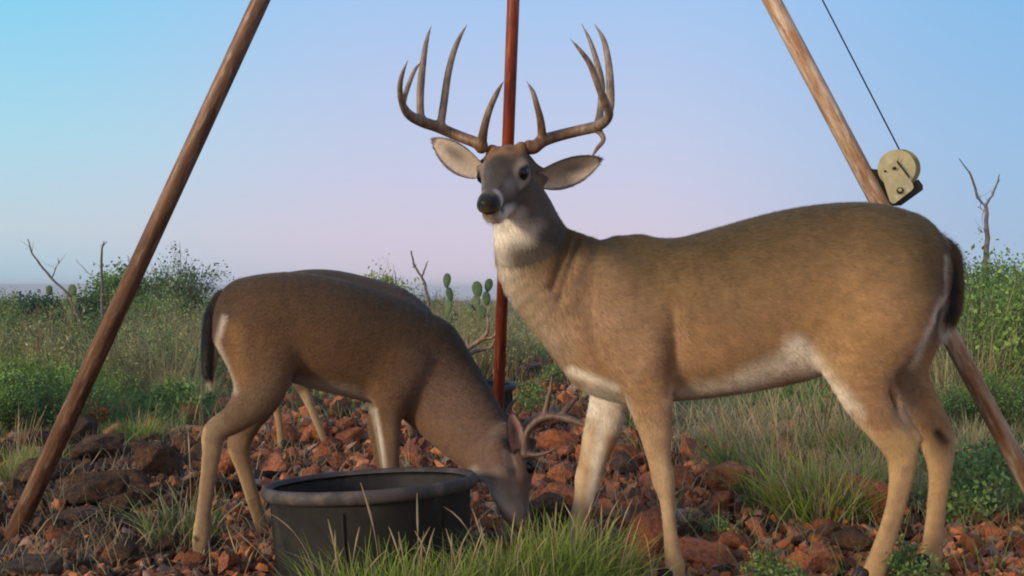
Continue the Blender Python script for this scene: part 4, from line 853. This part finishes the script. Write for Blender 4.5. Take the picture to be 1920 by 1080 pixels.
TGR = {'l': 'tall grass clumps on the left', 'r': 'tall grass clumps on the right', 'm': 'tall grass clumps behind the deer'}
def scatter(n, x0, x1, D0, D1, hs, kinds, w_=None):
    for i in range(n):
        D = math.exp(R2.uniform(math.log(D0), math.log(D1))); px = R2.uniform(x0, x1); x = (px-960)/F_PX*D; h = R2.uniform(*hs); k = R2.choice(kinds); sd_ = side(px)
        if k == 'g': plant('tall_grass', R2.choice(TG), x, D, h/.8, TLB[sd_], 'tall grass', TGR[sd_], 1)
        else: plant('shrub', R2.choice({'s': SH, 'b': SHB, 'o': SHO}[k]), x, D, h/.85*1.05, LBL[sd_], 'shrub', GRP[sd_], 1)
scatter(44, -80, 420, 7.5, 30, (.60, .88), 'sbogg')
scatter(34, -60, 440, 8, 24, (.55, .86), 'ggg')
scatter(22, -60, 175, 5.6, 8, (.30, .50), 'ssb')
scatter(10, 200, 400, 7.0, 9, (.28, .45), 'sgo')
scatter(44, 380, 1700, 16, 45, (.60, .84), 'soogg')
scatter(40, 600, 1150, 13, 30, (.50, .80), 'gggog')
scatter(26, 1780, 2010, 6.8, 14, (.85, 1.28), 'ssbsg')
scatter(16, 1700, 1990, 5.2, 7.5, (.30, .50), 'sbg')
scatter(24, 780, 950, 9, 11.6, (.68, .84), 'gggo')
scatter(14, -60, 330, 12, 20, (.85, 1.02), 'sbo')
scatter(16, 640, 930, 16, 26, (.80, .95), 'oogg')
scatter(12, 1640, 1800, 9, 20, (.55, .85), 'sog')
for px, py, s, lab in [(1690, 1098, .62, 'small grey green weed in front of the big buck\'s hind hooves'), (1455, 1112, .60, 'small bluish green weed at the bottom edge under the big buck\'s belly'), (1850, 960, 1.3, 'dark green leafy weed right of the big buck\'s far hind leg'),
        (1800, 985, .95, 'low dark green weed touching the big buck\'s far hind leg'), (1905, 930, 1.1, 'green weed at the right edge by the pipe leg'), (1745, 905, .9, 'green weed seen between the big buck\'s hind legs'), (1870, 900, 1.0, 'leafy weed left of the right pipe leg'),
        (60, 800, 1.7, 'bright green weed patch left of the left pipe leg'), (140, 770, 1.5, 'bright green weed right behind the left pipe leg'), (10, 780, 1.8, 'bright green weed at the left edge'), (1350, 1012, .42, 'tiny green weed among the rocks under the big buck'),
        (985, 775, 1.2, 'grey green weed behind the antlers of the dark feeding deer'), (1050, 725, 1.2, 'grey green weed behind the big buck\'s chest'), (330, 790, 1.5, 'low green weed left of the dark feeding deer\'s hind leg')]:
    x, y, _ = G(px, py); plant('weed', R2.choice(WD), x, y, s, lab, 'weed', 'small leafy weeds')
# named bushes on the skyline
def bush(px, top, D, wpx, me_args, label, name='bush'):
    h = CAM_H+(540-top)/F_PX*D; rad = wpx/2/F_PX*D; me = leafy(h=h, rad=rad, **me_args); me.name = name; x = (px-960)/F_PX*D
    o = link(name, me, M_plant); o.location = (x, D, float(gz(x, D))); return tag(o, label, 'bush')
bush(212, 484, 18, 110, dict(seed=51, nst=60, nleaf=11000, ls=.07, c0=(.075, .15, .05), c1=(.17, .27, .09), trunk=True), 'round dense green bush on the skyline crossed by the left pipe leg')
bush(335, 450, 18, 150, dict(seed=52, nst=80, nleaf=5600, ls=.055, c0=(.08, .14, .07), c1=(.20, .26, .13), trunk=True, sparse=.45, twig=(.15, .13, .12)), 'sparse twiggy bush rising tallest on the left skyline')
bush(722, 482, 17, 95, dict(seed=53, nst=60, nleaf=5000, ls=.055, c0=(.20, .26, .08), c1=(.36, .40, .16), trunk=True, sparse=.4, twig=(.20, .17, .13)), 'pale olive twiggy bush on the skyline behind the dark feeding deer\'s back')
bush(1845, 458, 10, 110, dict(seed=54, nst=50, nleaf=7000, ls=.04, c0=(.08, .16, .04), c1=(.19, .30, .08), trunk=True), 'green bush at the foot of the bare forked tree')
bush(1915, 470, 10.5, 110, dict(seed=55, nst=56, nleaf=5500, ls=.04, c0=(.08, .15, .05), c1=(.18, .28, .10), trunk=True, sparse=.2), 'twiggy green bush at the right edge of the skyline')
bush(60, 545, 14, 150, dict(seed=56, nst=50, nleaf=8000, ls=.05, c0=(.035, .08, .05), c1=(.07, .13, .07), trunk=True), 'dark green bush on the far left skyline')
bush(150, 540, 15, 110, dict(seed=57, nst=50, nleaf=8000, ls=.05, c0=(.035, .075, .04), c1=(.07, .12, .05), trunk=True), 'dark green bush under the leaning dead branch')
# prickly pears
def pads(label, spec, D, name='prickly_pear'):
    x0 = (spec[0][0]-960)/F_PX*D; root = empty(name, (x0, D, float(gz(x0, D))), label, 'cactus', 'prickly pears on the skyline')
    for i, (cx_, cy_, hw, hh, tilt, dd) in enumerate(spec):
        bm = bmesh.new(); bmesh.ops.create_uvsphere(bm, u_segments=18, v_segments=12, radius=1)
        for v in bm.verts: z = v.co.z; v.co.x *= (1+.18*z); 
        s = D/F_PX; bmesh.ops.scale(bm, vec=(hw*s, max(.014, hw*s*.28), hh*s), verts=bm.verts)
        me = bpy.data.meshes.new('pad'); bm.to_mesh(me); bm.free(); me.polygons.foreach_set('use_smooth', [True]*len(me.polygons))
        o = link('pad', me, M_cactus); o.parent = root; p = P(cx_, cy_, D+dd); o.location = Vector(p)-Vector(root.location); o.rotation_euler = (0, R(tilt), R(20*math.sin(i*2.3)))
pads('single tall oval prickly pear pad on the skyline right of the feeding deer', [(838, 526, 7.5, 14, 5, 0), (843, 552, 7, 14, -12, .02), (840, 578, 8, 15, 8, 0), (838, 606, 9, 16, 0, 0), (850, 598, 7, 13, 30, .05), (838, 640, 8, 22, 0, 0)], 12)
pads('cluster of prickly pear pads on the skyline left of the centre pipe', [(895, 543, 10, 16, -8, 0), (916, 535, 8, 13, 12, .05), (892, 568, 9, 15, 6, .02), (912, 560, 8, 14, -4, 0), (902, 588, 10, 16, 3, 0), (880, 580, 7, 12, -25, 0), (903, 622, 9, 22, 0, 0)], 12)
pads('small dark prickly pear beside the dead branch on the left skyline', [(136, 545, 8, 12, -6, 0), (92, 545, 6, 10, 6, .1), (138, 566, 9, 13, 8, 0), (125, 572, 8, 12, -20, 0), (134, 592, 9, 15, 0, 0), (134, 625, 9, 22, 0, 0)], 12)
# bare dead trees and branches
def deadtree(label, D, lines, twigs=0, seed=1, name='dead_tree'):
    b = lines[0][0]; x0 = (b[0]-960)/F_PX*D; base = np.array((x0, D, float(gz(x0, D)))); F = []; r = np.random.default_rng(seed); parts = []
    def poly(pts, name_, first=False):
        seg = 6; V = []; n_ = len(pts)
        for i, (p, rr) in enumerate(pts):
            for k in range(seg): an = k*2*math.pi/seg; V.append(p+rr*np.array((math.cos(an), math.sin(an), 0)))
        Q = [(i*seg+k, i*seg+(k+1) % seg, (i+1)*seg+(k+1) % seg, (i+1)*seg+k) for i in range(n_-1) for k in range(seg)]; return np.array(V), np.array(Q)
    root = empty(name, tuple(base), label, 'dead tree'); off = 0
    for li, ln in enumerate(lines):
        P_ = [P(a, b_, D+dd) for a, b_, rr, dd in ln]; Rr = [rr*D/F_PX for *_, rr, dd in ln]; pts = []
        for i in range(len(P_)-1):
            for t in (0, .33, .66): pts.append((P_[i]*(1-t)+P_[i+1]*t+r.normal(0, .004, 3)*(t > 0), Rr[i]*(1-t)+Rr[i+1]*t))
        pts.append((P_[-1], Rr[-1])); V, Q = poly(pts, 'b'); pr = [(V, Q, np.tile((.1, .1, .1), (len(V), 1)))]
        for _ in range(twigs):
            j = r.integers(1, len(pts)-1); q = pts[j][0]; e = q+r.normal(0, .07, 3)+(0, 0, .05); m1 = (q+e)/2+r.normal(0, .01, 3); V, Q = poly([(q, .004), (m1, .003), (e, .001)], 't'); pr.append((V, Q, np.tile((.1, .1, .1), (len(V), 1))))
        V, Q, Cc = merge(pr); o = link('trunk' if li == 0 else 'branch', mesh_np('branch', V-base, Q), M_wood); o.parent = root
deadtree('bare dead tree forked in a Y on the right skyline', 11, [[(1848, 687, 7, 0), (1849, 480, 5.5, 0), (1850, 430, 4.5, 0), (1848, 384, 3.6, 0)], [(1848, 386, 3.2, 0), (1833, 372, 2.4, 0), (1826, 345, 2.4, -.05), (1817, 322, 2, -.1), (1798, 297, 1, -.12)], [(1847, 386, 2.8, 0), (1861, 367, 2.2, .05), (1869, 345, 1.8, .1), (1874, 327, 1, .12)], [(1849, 398, 2, 0), (1832, 387, .8, .05)], [(1850, 438, 2, 0), (1838, 432, 1.4, 0), (1832, 426, .7, 0)]], 3, 4)
deadtree('thin dead stem forked near its top, behind the dark feeding deer\'s back', 13, [[(806, 664, 3.5, 0), (803, 560, 3, 0), (797, 532, 2.6, 0), (790, 518, 2.6, 0), (780, 503, 2.2, 0), (775, 490, 1.9, 0), (771, 470, 1.5, 0)], [(791, 518, 2, 0), (797, 503, 1.5, 0), (803, 489, .9, 0)], [(779, 503, 1.4, 0), (772, 500, .8, 0)]], 1, 5)
deadtree('leaning dead branch on the far left skyline', 12, [[(170, 675, 5, 0), (140, 575, 4, 0), (122, 545, 3.4, 0), (95, 520, 3, 0), (75, 496, 2.4, 0), (60, 475, 1.8, 0), (52, 448, 1, 0)], [(97, 521, 1.4, 0), (104, 503, 1, .1), (112, 488, .6, .1)]], 5, 6)
deadtree('upright dead twig on the left skyline beside the round bush', 12, [[(196, 675, 4, 0), (191, 560, 3, 0), (190, 500, 2.4, 0), (191, 470, 2, 0), (195, 452, 1, 0)], [(191, 468, 1.2, 0), (201, 453, .6, 0)], [(191, 520, 1.2, .1), (165, 512, .9, .1), (142, 487, .6, .1)]], 2, 8)

# ---------------------------------------------------------------- the air
bm = bmesh.new(); bmesh.ops.create_cube(bm, size=1); bmesh.ops.scale(bm, vec=(9000, 9000, 75.2), verts=bm.verts)
me = bpy.data.meshes.new('haze'); bm.to_mesh(me); bm.free(); o = bpy.data.objects.new('haze', me); C.objects.link(o); o.location = (0, 0, -32.4)
hm = bpy.data.materials.new('haze'); hm.use_nodes = True; hn = hm.node_tree.nodes; hn.clear(); ho = hn.new('ShaderNodeOutputMaterial'); hv = hn.new('ShaderNodeVolumePrincipled')
hv.inputs['Color'].default_value = (.80, .85, .95, 1); hv.inputs['Density'].default_value = .0011; hm.node_tree.links.new(hv.outputs[0], ho.inputs['Volume']); me.materials.append(hm)
tag(o, kind='stuff')
